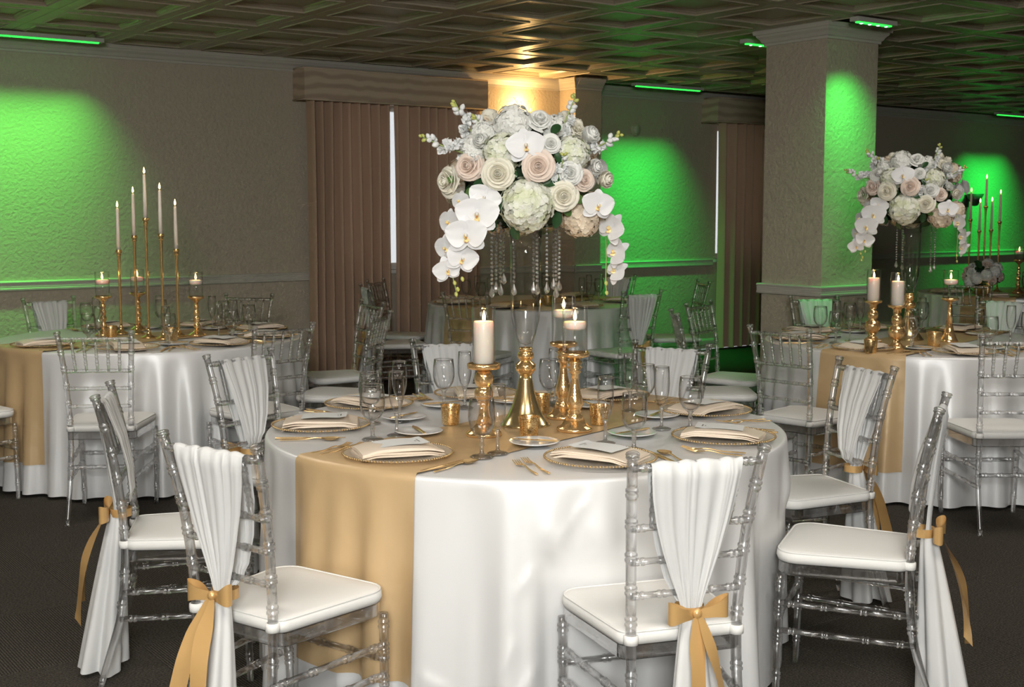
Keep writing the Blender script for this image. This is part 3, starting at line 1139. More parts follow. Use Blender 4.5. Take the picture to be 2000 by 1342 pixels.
# chair sash: chiffon over the top rail, gathered by a ribbon bow
def sash_meshes(seed):
    r = random.Random(seed)
    K = [(.545, -.213, .026), (.60, -.188, .050), (.68, -.193, .075), (.78, -.212, .100), (.86, -.238, .117), (.893, -.247, .121),
         (.9045, -.2545, .122), (.9050, -.262, .122), (.899, -.2735, .122), (.87, -.2755, .121), (.82, -.268, .114), (.75, -.258, .099), (.68, -.250, .079),
         (.61, -.242, .055), (.56, -.238, .036), (.525, -.236, .026)]
    ph = [r.uniform(0, 6.28) for _ in range(6)]
    nf = [r.uniform(2.1, 2.8), r.uniform(4.3, 5.2), r.uniform(7.5, 9)]
    rows = []
    for (a, b) in zip(K, K[1:]):
        n = max(1, int(hypot(a[0] - b[0], a[1] - b[1]) / .016))
        for k in range(n):
            u = k / n
            rows.append(tuple(a[i] * (1 - u) + b[i] * u for i in range(3)))
    rows.append(K[-1])
    nu = 60
    v, f = [], []
    ntop = min(range(len(rows)), key=lambda j: abs(rows[j][1] + .2585) + abs(rows[j][0] - .905))
    for j, (z, y, w) in enumerate(rows):
        back = j > ntop
        top = math.exp(-((z - .903) / .014) ** 2)
        gather = max(0, 1 - abs(z - .53) / .3)
        for i in range(nu + 1):
            u = 2 * i / nu - 1
            uu = u + .05 * sin(nf[0] * pi * u + ph[2])
            g = sin(nf[0] * pi * u + ph[0]) * .5 + .35 * sin(nf[1] * pi * u + ph[1] + 2.0 * z) + .25 * sin(nf[2] * pi * u + ph[4] - 1.5 * z)
            g = 1 - 2 * abs(g) ** .7 * .7
            amp = .0055 + .004 * gather
            dy = g * amp * (1 - .75 * top)
            dz = top * .0022 * sin(nf[1] * pi * u + ph[3])
            edge = abs(u) ** 6
            yy = y + (-dy if back else dy) + (0.005 * edge if back else -.005 * edge)
            if back and z > .55:
                yy = min(yy, post_pt(max(.05, z)).y - .0125)
            if not back and .55 < z < .885:
                yy = max(yy, post_pt(z).y + .0115)
            wob = 1 + .03 * sin(9 * z + ph[5] + (2 if u > 0 else 0))
            v.append((uu * w * wob, yy, z + dz))
    W_ = nu + 1
    for j in range(len(rows) - 1):
        for i in range(nu):
            f.append((j * W_ + i, j * W_ + i + 1, (j + 1) * W_ + i + 1, (j + 1) * W_ + i))
    md = MB().add(v, f)
    # the long tails below the bow hang as a pleated cone
    pk = [(5, r.uniform(0, 6)), (8, r.uniform(0, 6)), (3, r.uniform(0, 6))]

    def cone(u, w):
        z = .53 - .512 * w
        a = 2 * pi * u
        R0 = .022 + .062 * w ** .75
        g = .5 * cos(pk[0][0] * a + pk[0][1]) + .35 * cos(pk[1][0] * a + pk[1][1] + w) + .3 * cos(pk[2][0] * a + pk[2][1])
        R_ = R0 * (1 + (.10 + .30 * w) * g)
        return (R_ * cos(a) * 1.05, -.238 - .062 * w + R_ * sin(a) * .85, z + .008 * w * sin(2 * a + pk[2][1]))
    md.grid(cone, 64, 22, None, True)
    drape = md.mesh('drape', True, 'chiffon')
    # ribbon: band, two loops, two tails, knot
    bz, by = .527, -.262
    parts = []
    band = MB().tube([(.034 * cos(a), -.222 + .030 * sin(a), bz) for a in [2 * pi * k / 20 for k in range(21)]], .004, 6, (0, 0, 1), False)
    band = MB().grid(lambda u, w: ((.036) * cos(2 * pi * u), -.224 + .034 * sin(2 * pi * u), bz + (w - .5) * .026), 24, 2)
    parts.append(('band', band))
    for s in (-1, 1):
        tilt = r.uniform(-.1, .25)
        ln = r.uniform(.066, .078)

        def loop(u, w, s=s, tilt=tilt, ln=ln):
            a = 2 * pi * u
            q = (1 - cos(a)) / 2
            x = s * (.006 + ln * q ** .9)
            y = by - .004 - .019 * sin(a) * (q ** .5)
            hw = .009 + .019 * q
            return (x, y - .006 * q, bz + .010 * q + tilt * q * .05 + (w - .5) * 2 * hw + .003 * sin(6 * u * pi) * (w - .5))
        parts.append(('bow_loop', MB().grid(loop, 24, 6)))
    for s in (-1, 1):
        ln = r.uniform(.30, .36)
        sp = r.uniform(.030, .052)

        tw = r.uniform(.5, 1.0)

        def tail(u, w, s=s, ln=ln, sp=sp, tw=tw):
            hw = .008 + .0150 * min(1, u * 5)
            ang_ = s * tw * smooth01(u * 2.2) + .25 * sin(5 * u + s)
            cx = s * (.006 + sp * (u ** .8))
            cy = by - .010 - .030 * sin(pi * min(1, u * .8)) - .060 * u
            q = (w - .5) * 2 * hw
            return (cx + q * cos(ang_), cy - abs(sin(ang_)) * hw + q * sin(ang_) * s * .9, bz - .006 - ln * u - .016 * (w - .5) * s * (1 if u > .95 else 0))
        parts.append(('ribbon_tail', MB().grid(tail, 4, 22)
                      if False else MB().grid(lambda w, u: tail(u, w), 4, 22)))
    parts.append(('knot', MB().ball((0, by - .007, bz + .002), .0125, 10, 6, 1.0, .8, 1.05)))
    return drape, [(n, m.mesh(n, True, 'ribbon_gold')) for n, m in parts]


SASH = [sash_meshes(k) for k in (11, 12, 13)]


def sash(place, var, label, group='white chair sashes with gold bows'):
    loc, rz = place
    d, rb = SASH[var % 3]
    t = thing('chair_sash', label, 'chair sash', loc, rz, group)
    ob('drape', d, t)
    knot = None
    b = ob('ribbon_bow', rb[-1][1], t)
    for n, me in rb[:-1]:
        ob(n, me, b)
    return t


def clear_of(p, c, rmin=1.40):
    d = hypot(p[0] - c[0], p[1] - c[1])
    k = max(1.0, rmin / d)
    return (c[0] + (p[0] - c[0]) * k, c[1] + (p[1] - c[1]) * k)


def face(p, c):
    return atan2(c[1] - p[1], c[0] - p[0])


G1 = 'clear acrylic chairs at the front table'
MC = [((-.753, 3.071), 'clear chair with its back to us at front left of the front table', 'draped on the front left chair, bow to us'),
      ((-1.304, 3.962), 'clear chair seen from the side at left of the front table', 'draped on the leftmost chair, seen from the side'),
      ((-1.100, 5.029), 'clear chair at left rear of the front table', 'draped on the left rear chair of the front table'),
      ((-.275, 5.56), 'clear chair behind the pillar candle across the front table', 'draped on the chair behind the pillar candle'),
      ((.687, 5.378), 'clear chair across the front table right of the vase', 'on the chair right of the vase'),
      ((1.330, 4.675), 'clear chair at right rear of the front table', 'draped on the right rear chair of the front table'),
      ((1.269, 3.706), 'clear chair seen from the side at right of the front table', 'draped on the rightmost chair, seen from the side'),
      ((.440, 2.944), 'clear chair with its back to us at front right of the front table', 'draped on the front right chair, bow to us')]
for i, (p, lab, sl) in enumerate(MC):
    p = clear_of(p, C_MAIN, 1.34)
    pl = chair(p, face(p, C_MAIN), lab, G1)
    sash(pl, (0, 1, 2, 0, 1, 2, 1, 2)[i], 'white chiffon sash with gold bow ' + sl)

G2 = 'clear acrylic chairs at the left background table'
for p, lab, sl in [((-1.98, 5.95), 'bare clear chair with its back to us before the left background table', None),
                   ((-1.22, 6.33), 'bare clear chair at front right of the left background table', None),
                   ((-.76, 7.0), 'bare clear chair right of the left table, nearer of two against the curtain', None),
                   ((-1.0, 7.91), 'bare clear chair right of the left table, farther of two against the curtain', None),
                   ((-1.84, 8.56), 'bare clear chair behind the left background table near the wall', None),
                   ((-2.92, 8.12), 'clear chair with white sash behind the left table under green light', 'draped on the chair under the green left wall'),
                   ((-2.98, 6.22), 'clear chair cut off by the left edge of the photo', None)]:
    p = clear_of(p, C_LEFT)
    pl = chair(p, face(p, C_LEFT), lab, G2)
    if sl:
        sash(pl, 1, 'white chiffon sash ' + sl)
G3 = 'clear acrylic chairs at the right background table'
for p, lab, sl in [((1.425, 6.22), 'bare clear chair at front left of the right background table', None),
                   ((2.32, 5.70), 'bare clear chair cut off at the right edge before the right table', None),
                   ((.96, 7.11), 'bare clear chair seen edge-on left of the right background table', None),
                   ((1.235, 7.85), 'bare clear chair against the far curtain left of the right table', None),
                   ((2.10, 8.20), 'clear chair with green lit sash before the square column', 'lit green on the chair before the column'),
                   ((3.26, 8.26), 'clear chair with sash behind the right table at right edge', 'on the chair behind the right table at right edge')]:
    p = clear_of(p, C_RIGHT)
    pl = chair(p, face(p, C_RIGHT), lab, G3)
    if sl:
        sash(pl, 2, 'white chiffon sash ' + sl)
G4 = 'clear acrylic chairs at the far middle table'
for p, lab, sl in [((-1.13, 9.72), 'clear chair with sash left of the far middle table', 'on the chair left of the far middle table'),
                   ((-1.13, 10.55), 'bare clear chair left of the far middle table, highest against the curtain', None),
                   ((-.33, 8.80), 'bare clear chair before the far middle table, left of the vase', None),
                   ((.81, 9.16), 'clear chair with bow before the far table, right of the vase', 'with bow right of the vase before the far table'),
                   ((1.42, 10.3), 'bare clear chair seen edge-on against the green wall', None),
                   ((.95, 11.30), 'clear chair with sash behind the far middle table', 'on the chair behind the far middle table')]:
    p = clear_of(p, C_FAR)
    pl = chair(p, face(p, C_FAR), lab, G4)
    if sl:
        sash(pl, 0, 'white chiffon sash ' + sl)
G5 = 'clear acrylic chairs at the far right table'
for p, lab in [((3.70, 10.1), 'bare clear chair before the far right table below its candles'), ((3.25, 11.5), 'bare clear chair left of the far right table, behind the gold cone holder')]:
    p = clear_of(p, C_FR)
    chair(p, face(p, C_FR), lab, G5)

# ------------------------------------------------------------------ tableware meshes
def strip(path, widths, thick, sec=None):
    """flat bar with bevelled edges along path [(x, y, z)], widths in x, thickness in z; path runs along y"""
    v, f = [], []
    for (x, y, z), w, t in zip(path, widths, thick):
        h = t / 2
        v += [(x - w, y, z), (x - w * .7, y, z + h), (x + w * .7, y, z + h), (x + w, y, z), (x + w * .7, y, z - h), (x - w * .7, y, z - h)]
    n = len(path)
    for i in range(n - 1):
        for k in range(6):
            j = (k + 1) % 6
            f.append((i * 6 + k, i * 6 + j, (i + 1) * 6 + j, (i + 1) * 6 + k))
    f += [tuple(range(6))[::-1], tuple((n - 1) * 6 + k for k in range(6))]
    return v, f


def smoothstep(a, b, x):
    u = max(0.0, min(1.0, (x - a) / (b - a)))
    return u * u * (3 - 2 * u)


def make_fork(L=.198):
    m = MB()
    ys = [-L / 2 + L * .66 * k / 12 for k in range(13)]
    path = [(0, y, .0035 + .006 * math.exp(-((y - L * .10) / .03) ** 2)) for y in ys]
    wd = [.0048 - .0022 * smoothstep(-L / 2, L * .05, y) + .0 for y in ys]
    wd[0] *= .7
    m.add(*strip(path, wd, [.003] * 13))
    y0 = ys[-1]
    ys = [y0 + (.044) * k / 5 for k in range(6)]
    hz = lambda y: .0042 - .0025 * sin(pi * (y - y0) / (L / 2 - y0)) + .004 * smoothstep(y0 + .03, L / 2, y) + .0035
    m.add(*strip([(0, y, hz(y)) for y in ys[:4]], [.0028, .007, .0105, .0115], [.0025] * 4))
    for q in (-.0097, -.0032, .0032, .0097):
        yy = [ys[3] - .001 + (L / 2 - ys[3] + .001) * k / 4 for k in range(5)]
        m.add(*strip([(q, y, hz(y)) for y in yy], [.0018, .0017, .0016, .0014, .0009], [.0022] * 5))
    return m


def make_spoon(L=.19):
    m = MB()
    ys = [-L / 2 + L * .70 * k / 12 for k in range(13)]
    path = [(0, y, .003 + .0055 * math.exp(-((y - L * .12) / .03) ** 2)) for y in ys]
    m.add(*strip(path, [(.0048 - .0022 * smoothstep(-L / 2, L * .1, y)) * (.7 if i == 0 else 1) for i, y in enumerate(ys)], [.003] * 13))
    y0, bl, bw = L * .19, .060, .0205

    def bowl(u, w, off):
        a = 2 * pi * u
        rr = w
        wx = bw * (1.0 + .08 * sin(a))
        z = .0085 - .0075 * (1 - rr * rr) - off
        return (wx * rr * cos(a), y0 + bl / 2 + bl / 2 * rr * sin(a), z)
    m.grid(lambda u, w: bowl(u, max(.02, w), 0), 18, 5, None, True)
    m.grid(lambda u, w: bowl(u, max(.02, 1 - w), .0016), 18, 5, None, True)
    return m


def make_knife(L=.225):
    m = MB()
    ys = [-L / 2 + L * k / 18 for k in range(19)]
    wd, tk = [], []
    for y in ys:
        s = (y + L / 2) / L
        if s < .45:
            wd.append(.0052 + .0006 * sin(s * 7))
            tk.append(.0048)
        else:
            wd.append(.0088 - .003 * smoothstep(.8, 1.0, s) * 2.4 + .001 * sin((s - .45) * 5))
            tk.append(.0018)
    wd[0] *= .75
    wd[-1] = .0012
    m.add(*strip([(0, y, .003) for y in ys], wd, tk))
    return m


FORK = make_fork().mesh('fork', True, 'gold_cutlery')
DFORK = make_fork(.172).mesh('fork', True, 'gold_cutlery')
SPOON = make_spoon().mesh('spoon', True, 'gold_cutlery')
KNIFE = make_knife().mesh('knife', True, 'gold_cutlery')
BKNIFE = make_knife(.155).mesh('butter_knife', True, 'gold_cutlery')
for me_ in (FORK, DFORK, SPOON, KNIFE, BKNIFE):
    auto_smooth(me_, 50)

BREAD = MB().lathe([(0, .004), (.045, .004), (.050, .0045), (.078, .012), (.080, .0145), (.077, .0150), (.050, .0085), (.045, .007), (0, .007)], 40).mesh('bread_plate', True, 'porcelain')
CHARGER = MB().lathe([(0, .004), (.095, .004), (.105, .006), (.158, .012), (.163, .0135), (.163, .0155), (.157, .0155), (.105, .010), (.095, .008), (0, .008)], 56).mesh('charger', True, 'charger_glass')
m = MB()
for k in range(112):
    a = 2 * pi * k / 112
    m.ball((.163 * cos(a), .163 * sin(a), .0155), .0037, 6, 4)
BEADS = m.mesh('beaded_rim', True, 'gold_bead')

gob = [(.0, .002), (.034, .0), (.036, .002), (.030, .0055), (.012, .009), (.0065, .014), (.0062, .030), (.0085, .036), (.0068, .042), (.0072, .054), (.012, .060),
       (.026, .072), (.0365, .092), (.0405, .115), (.0395, .145), (.0360, .1755), (.0352, .1758), (.0385, .145), (.0395, .115), (.0355, .093), (.025, .074), (.010, .065), (0, .064)]
GOB_S = MB().lathe(gob[:11] + [(0, .060)], 28).mesh('stem', True, 'stem_glass')
GOB_B = MB().lathe(gob[10:], 32).mesh('bowl', True, 'glassware')


def rim_me(r, z):
    return MB().tube([(r * cos(a), r * sin(a), z) for a in [2 * pi * k / 36 for k in range(37)]], .0011, 6, (0, 0, 1), False).mesh('rim', True, 'stem_glass')


GOB_R, FLU_R = rim_me(.0356, .1758), rim_me(.0229, .2097)
flu = [(.0, .002), (.031, .0), (.033, .002), (.026, .005), (.010, .0085), (.0052, .014), (.0046, .040), (.0052, .060), (.009, .074), (.0185, .098), (.0245, .125),
       (.0262, .155), (.0250, .185), (.0232, .2095), (.0226, .2097), (.0243, .185), (.0253, .155), (.0236, .125), (.0175, .099), (.007, .080), (0, .078)]
FLU_S = MB().lathe(flu[:9] + [(0, .074)], 24).mesh('stem', True, 'stem_glass')
FLU_B = MB().lathe(flu[8:], 28).mesh('bowl', True, 'glassware')


def goblet(p, label, group):
    t = thing('water_goblet', label, 'goblet', p, rnd.uniform(0, 6), group)
    ob('rim', GOB_R, ob('bowl', GOB_B, t))
    ob('stem', GOB_S, t)


def flute(p, label, group):
    t = thing('champagne_flute', label, 'flute', p, rnd.uniform(0, 6), group)
    ob('rim', FLU_R, ob('bowl', FLU_B, t))
    ob('stem', FLU_S, t)


def napkin_mesh(seed):
    """a folded satin napkin: three stacked folds, lying over the charger and drooping past it"""
    r = random.Random(seed)
    m = MB()
    Ln, Wd = .250, .160
    for k, (sx, sy, dz, hh_) in enumerate(((1.0, 1.0, -.004, .0048), (.99, .98, .0014, .0048), (.975, .95, .0068, .0075))):
        ph = r.uniform(0, 6)

        def fn(u, w, sx=sx, sy=sy, dz=dz, hh_=hh_, ph=ph):
            x = (u - .5) * Ln * sx
            # cross section: closed stadium over w
            a = 2 * pi * w
            cy, sy_ = cos(a), sin(a)
            yy = Wd / 2 * sy * (abs(cy) ** .35) * (1 if cy > 0 else -1)
            zz = hh_ / 2 * (abs(sy_) ** .6) * (1 if sy_ > 0 else -1)
            droop = -.009 * smoothstep(.07, .135, abs(x)) + .003 * sin(14 * x + ph) * (1 if sy_ > 0 else .6) + .0025 * sin(30 * yy + 9 * x + ph)
            puff = .004 * cos(pi * (u - .5)) * (1 if sy_ > 0 else 0)
            return (x, yy + .006 * sin(12 * x + ph) * .5, .0205 + hh_ / 2 + dz + zz + droop + puff + .002 * yy / Wd)
        nu, nw = 18, 24
        m.grid(lambda w, u: fn(u, w), nw, nu, None, True)
        o0 = len(m.v) - nw * (nu + 1)
        m.f.append(tuple(o0 + i for i in range(nw))[::-1])
        m.f.append(tuple(o0 + nu * nw + i for i in range(nw)))
    return m.mesh('napkin', True, 'napkin_cloth')


NAPS = [auto_smooth(napkin_mesh(k), 55) for k in range(3)]


def card_mesh():
    def fn(u, w):
        x = (u - .5) * .150
        return (x, (w - .5) * .104, .0400 + .004 * cos(pi * (u - .5)) + .006 * smoothstep(.3, .5, u - .5))
    m = MB().grid(fn, 12, 2)
    m.grid(lambda u, w: (lambda p: (p[0], p[1], p[2] - .0006))(fn(u, 1 - w)), 12, 2)
    return m


CARD = card_mesh().mesh('menu_card', True, 'card_paper')
# small cursive heading and faint lines on the card
m = MB()


def zc(x):
    return .0400 + .004 * cos(pi * (x / .150)) + .006 * smoothstep(.3, .5, x / .150) + .0004


for q, (x0, n, w, am) in enumerate(((.056, 15, .036, .0035), (.046, 6, .014, .002))):
    pts = [Vector((x0 + am * sin(k * 2.1 + q), -w / 2 + w * k / (n * 4), zc(x0))) for k in range(n * 4 + 1)]
    for a, b in zip(pts, pts[1:]):
        d = (b - a).normalized() * .00035
        nrm = Vector((-d.y, d.x, 0))
        m.add([a - nrm - d, b - nrm + d, b + nrm + d, a + nrm - d], [(0, 1, 2, 3)])
CARD_T = m.mesh('cursive_heading', False, 'ink')
m = MB()
for q in range(6):
    x0 = .025 - q * .013
    for y0, y1 in ((-.028, -.004), (.0, .026)):
        m.add([(x0, y0, zc(x0)), (x0 + .0008, y0, zc(x0)), (x0 + .0008, y1, zc(x0)), (x0, y1, zc(x0))], [(0, 1, 2, 3)])
CARD_L = m.mesh('faint_lines', False, 'card_paper')


def setting(cp, tc, ph, g, seed, full=True, goblet_p=None, flute_p=None, bread_p=None, nap_rot=None, card=True, glasses=True, cut=True):
    """one place setting: cp plan centre of the charger, tc table centre, ph where it lies"""
    a = face(cp, tc)
    fx, fy = cos(a), sin(a)
    rz = a - pi / 2
    z = TOP + .0006

    def loc(x, y, dz=0.0):
        return (cp[0] + x * fy + y * fx, cp[1] - x * fx + y * fy, z + dz)
    r = random.Random(seed)
    on_runner = .0035
    c = thing('charger_plate', 'clear charger plate with gold beaded rim ' + ph, 'charger plate', loc(0, 0, on_runner), rz, 'charger plates on ' + g)
    ob('plate', CHARGER, c)
    ob('beaded_rim', BEADS, c)
    nr = rz + (nap_rot if nap_rot is not None else r.uniform(-.35, .35) + pi / 2)
    tag(ob('napkin', NAPS[seed % 3], None, loc(0, 0, on_runner - .002), (0, 0, nr)), 'folded blush satin napkin ' + ph, 'napkin', 'napkins on ' + g)
    if card:
        k = thing('menu_card', 'white printed menu card on the napkin ' + ph, 'menu card', loc(0.0, .012, on_runner - .0005), nr + r.uniform(-.08, .08), 'menu cards on ' + g)
        ob('card', CARD, k)
        ob('cursive_heading', CARD_T, k)
    if cut:
        for i, x in enumerate((-.205, -.240)):
            tag(ob('fork', FORK if i == 0 else DFORK, None, loc(x, -.02 - .012 * i, .0015), (0, 0, rz + r.uniform(-.05, .05))),
                ('inner' if i == 0 else 'outer') + ' gold fork ' + ph, 'fork', 'gold forks on ' + g)
        tag(ob('knife', KNIFE, None, loc(.196, -.02, .002), (0, 0, rz + r.uniform(-.04, .04))), 'gold table knife ' + ph, 'knife', 'gold knives on ' + g)
        tag(ob('spoon', SPOON, None, loc(.228, -.02, .002), (0, 0, rz + r.uniform(-.05, .05))), 'gold spoon ' + ph, 'spoon', 'gold spoons on ' + g)
    if full:
        bp = Vector(loc(-.17, .20, .001)) if bread_p is None else Vector(bread_p) + Vector((0, 0, .0045))
        tag(ob('bread_plate', BREAD, None, bp), 'small white bread plate ' + ph, 'bread plate', 'bread plates on ' + g)
        tag(ob('butter_knife', BKNIFE, None, bp + Vector((.0, .0, .0135)), (0, 0, rz + 1.0 + r.uniform(-.3, .3))), 'gold butter knife on the bread plate ' + ph, 'knife', 'butter knives on ' + g)
    if glasses:
        goblet(Vector(loc(.19, .16, .0035)) if goblet_p is None else Vector(goblet_p), 'clear stemmed water goblet ' + ph, 'water goblets on ' + g)
        flute(Vector(loc(.16, .245, .0035)) if flute_p is None else Vector(flute_p), 'tall champagne flute ' + ph, 'champagne flutes on ' + g)


ZT = TOP + .0041
MS = [((-.339, 3.655), 'on the hanging runner end of the front table', (941, 893), (972, 886), (818, 851), .95),
      ((.257, 3.585), 'at the near right of the front table', (1238, 880), (1182, 866), (1043, 872), 2.25),
      ((.675, 3.934), 'at the right edge of the front table', (1348, 838), (1292, 838), (1235, 854), 1.65),
      ((.700, 4.47), 'at the right rear of the front table', (1258, 806), (1230, 803), (1283, 818), 1.95),
      ((.373, 4.84), 'behind the vase on the front table', (1073, 793), (1084, 788), (1149, 798), 1.2),
      ((-.143, 4.89), 'behind the pillar candle on the front table', (867, 793), (908, 797), (998, 789), 1.4),
      ((-.535, 4.625), 'at the left rear of the front table', (724, 827), (781, 823), (864, 797), 1.5),
      ((-.643, 4.155), 'at the left edge of the front table', (728, 859), (775, 851), (789, 822), 1.60)]
for i, (cp, ph, gp, fp, bp, nr) in enumerate(MS):
    setting(cp, C_MAIN, ph, 'the front table', i, True, at(*gp, ZT), at(*fp, ZT), at(*bp, TOP), nr)


def ring_settings(tc, angs, where, g, seed, full, card):
    for i, (deg, ph) in enumerate(angs):
        a = radians(deg)
        cp = (tc[0] + .69 * cos(a), tc[1] + .69 * sin(a))
        setting(cp, tc, ph + ' ' + where, g, seed + i, full, card=card, cut=full)


ring_settings(C_LEFT, [(-84, 'at the near edge'), (-129, 'at the near left'), (-42, 'at the near right'), (-6, 'at the right edge'), (36, 'at the far right'), (80, 'at the far side'), (128, 'at the far left')],
              'of the left background table', 'the left background table', 20, True, True)
ring_settings(C_RIGHT, [(-90, 'at the near edge'), (-133, 'at the near left'), (179, 'at the left edge'), (140, 'at the far left'), (100, 'at the far side'), (52, 'at the far right'), (-46, 'at the near right')],
              'of the right background table', 'the right background table', 40, True, True)
ring_settings(C_FAR, [(-110, 'at the near left'), (-60, 'at the near right'), (-160, 'at the left'), (0, 'at the right'), (160, 'at the far left'), (60, 'at the far right')],
              'of the far middle table', 'the far middle table', 60, False, False)
ring_settings(C_FR, [(-125, 'at the near left'), (-170, 'at the left')], 'of the far right table', 'the far right table', 70, False, False)


# ------------------------------------------------------------------ candles
def flame_me(s=1.0):
    return MB().lathe([(0, 0), (.0032 * s, .003 * s), (.0048 * s, .009 * s), (.0042 * s, .016 * s), (.0022 * s, .024 * s), (0, .031 * s)], 10).mesh('flame', True, 'flame')


FLAME, FLAME_B = flame_me(.9), flame_me(1.2)


def flame_light(parent, loc, e):
    d = bpy.data.lights.new('candle_light', 'POINT')
    d.energy = e
    d.color = (1.0, .55, .20)
    d.shadow_soft_size = .008
    o = bpy.data.objects.new('candle_light', d)
    COL.objects.link(o)
    o.parent = parent
    o.location = loc


WICK = MB().tube([(0, 0, -.002), (.0006, 0, .004), (.0018, 0, .009)], .0011, 6).mesh('wick', True, 'wick')


def pillar(p, h, r, label, e=.6):
    t = thing('pillar_candle', label, 'candle', p, 0, 'white pillar candles')
    ob('wax', MB().lathe([(0, 0), (r * .97, 0), (r, .003), (r, h - .006), (r * .96, h - .001), (r * .85, h), (r * .5, h - .008), (0, h - .010)], 32).mesh('wax', True, 'wax'), t)
    w = ob('wick', WICK, t, (0, 0, h - .009))
    ob('flame', FLAME_B, t, (.001, 0, h - .002))
    flame_light(t, (0, 0, h + .018), e)


def floating(p, r, label, e=.6):
    t = thing('floating_candle', label, 'candle', p, 0, 'floating candles in water')
    ob('wax', MB().lathe([(0, -.012), (r * .72, -.012), (r * .93, -.006), (r, .004), (r * .99, .011), (r * .93, .0145), (r * .6, .0155), (r * .25, .013), (0, .012)], 32).mesh('wax', True, 'wax'), t)
    ob('wick', WICK, t, (0, 0, .012))
    ob('flame', FLAME_B, t, (0, 0, .018))
    flame_light(t, (0, 0, .038), e)


def cylinder_glass(p, r, h, label, water=0.0):
    t = thing('hurricane_glass', label, 'glass cylinder', p, 0, 'clear glass cylinders')
    ob('cylinder', MB().lathe([(0, 0), (r - .002, 0), (r, .002), (r, h - .001), (r - .001, h), (r - .0022, h - .001), (r - .0022, .005), (0, .005)], 40).mesh('cylinder', True, 'cylinder_glass'), t)
    ob('lip', MB().tube([((r - .001) * cos(a), (r - .001) * sin(a), h) for a in [2 * pi * k / 40 for k in range(41)]], .0014, 6, (0, 0, 1), False).mesh('lip', True, 'cylinder_glass'), t)
    if water:
        ob('water', MB().lathe([(0, .006), (r - .003, .006), (r - .003, water), (0, water)], 32).mesh('water', False, 'water'), t)


def holder_profile(kind, h):
    if kind == 'turned':      # stout turned column under the pillar candle
        P = [(0, 0), (.058, 0), (.060, .004), (.058, .010), (.044, .018), (.026, .036), (.017, .066), (.015, .090), (.021, .112), (.030, .122), (.031, .140), (.026, .150), (.020, .155),
             (.026, .162), (.030, .172), (.030, .190), (.024, .200), (.020, .206), (.032, .212), (.052, .214), (.054, .220), (.054, .229), (.051, .231), (.047, .226), (0, .225)]
    elif kind == 'baluster':  # slim baluster with a bulb low down
        P = [(0, 0), (.058, 0), (.060, .006), (.058, .012), (.046, .017), (.034, .034), (.026, .052), (.020, .058), (.025, .063), (.019, .069), (.024, .074), (.027, .084), (.029, .092), (.024, .112),
             (.017, .140), (.013, .166), (.0135, .186), (.022, .192), (.016, .198), (.026, .207), (.017, .214), (.026, .223), (.018, .230), (.020, .238), (.046, .243), (.048, .248), (.048, .256), (.045, .257), (.042, .252), (0, .251)]
    elif kind == 'beads':     # stacked balls
        P = [(0, 0), (.052, 0), (.054, .006), (.040, .014), (.020, .026), (.013, .036), (.018, .046), (.020, .056), (.017, .066), (.012, .072), (.017, .080), (.020, .092), (.017, .104), (.011, .110), (.016, .118),
             (.018, .128), (.015, .138), (.010, .144), (.014, .152), (.016, .160), (.013, .168), (.009, .174), (.012, .186), (.030, .200), (.046, .206), (.048, .216), (.045, .217), (.042, .211), (0, .210)]
    elif kind == 'ball':      # broad balls under the right table's pillars
        P = [(0, 0), (.052, 0), (.054, .008), (.036, .018), (.020, .034), (.026, .048), (.040, .066), (.044, .086), (.038, .106), (.022, .118), (.026, .130), (.030, .146), (.024, .162), (.016, .170), (.022, .182),
             (.020, .194), (.030, .204), (.047, .208), (.049, .218), (.046, .219), (.042, .213), (0, .212)]
    else:                     # slender cone
        P = [(0, 0), (.050, 0), (.052, .004), (.042, .016), (.028, .045), (.018, .09), (.012, .14), (.009, .19), (.010, .200), (.030, .208), (.046, .212), (.048, .222), (.045, .223), (.042, .217), (0, .216)]
    k = h / P[-4][1]
    return [(r, z * k) for r, z in P]


HM = {}


def holder(p, kind, h, label):
    key = (kind, round(h, 3))
    if key not in HM:
        P = holder_profile(kind, h)
        n = len(P)
        HM[key] = (MB().lathe(P[:6] + [(0, P[5][1])], 36).mesh('foot', True, 'gold_mercury'), MB().lathe([(0, P[5][1])] + P[5:-7] + [(0, P[-8][1])], 36).mesh('stem', True, 'gold_mercury'),
                   MB().lathe([(0, P[-8][1])] + P[-8:], 36).mesh('plate', True, 'gold_mercury'))
    t = thing('candle_holder', label, 'candle holder', p, 0, 'gold candle holders')
    for n, me in zip(('foot', 'stem', 'plate'), HM[key]):
        ob(n, me, t)
    return Vector(p) + Vector((0, 0, h * holder_profile(kind, 1.0)[-1][1]))


def votive(p, label, s=1.0):
    t = thing('votive_cup', label, 'votive cup', p, 0, 'speckled gold votive cups')
    ob('cup', MB().lathe([(0, 0), (.027 * s, 0), (.0285 * s, .003 * s), (.0305 * s, .035 * s), (.034 * s, .066 * s), (.0335 * s, .068 * s), (.0325 * s, .066 * s), (.029 * s, .035 * s), (.026 * s, .006 * s), (0, .006 * s)], 32).mesh('cup', True, 'gold_votive'), t)
    ob('wax', MB().lathe([(0, .007), (.023 * s, .007), (.023 * s, .028 * s), (0, .027 * s)], 20).mesh('wax', True, 'wax'), t)
    ob('flame', FLAME, t, (0, 0, .03 * s))
    flame_light(t, (0, 0, .045 * s), .14)


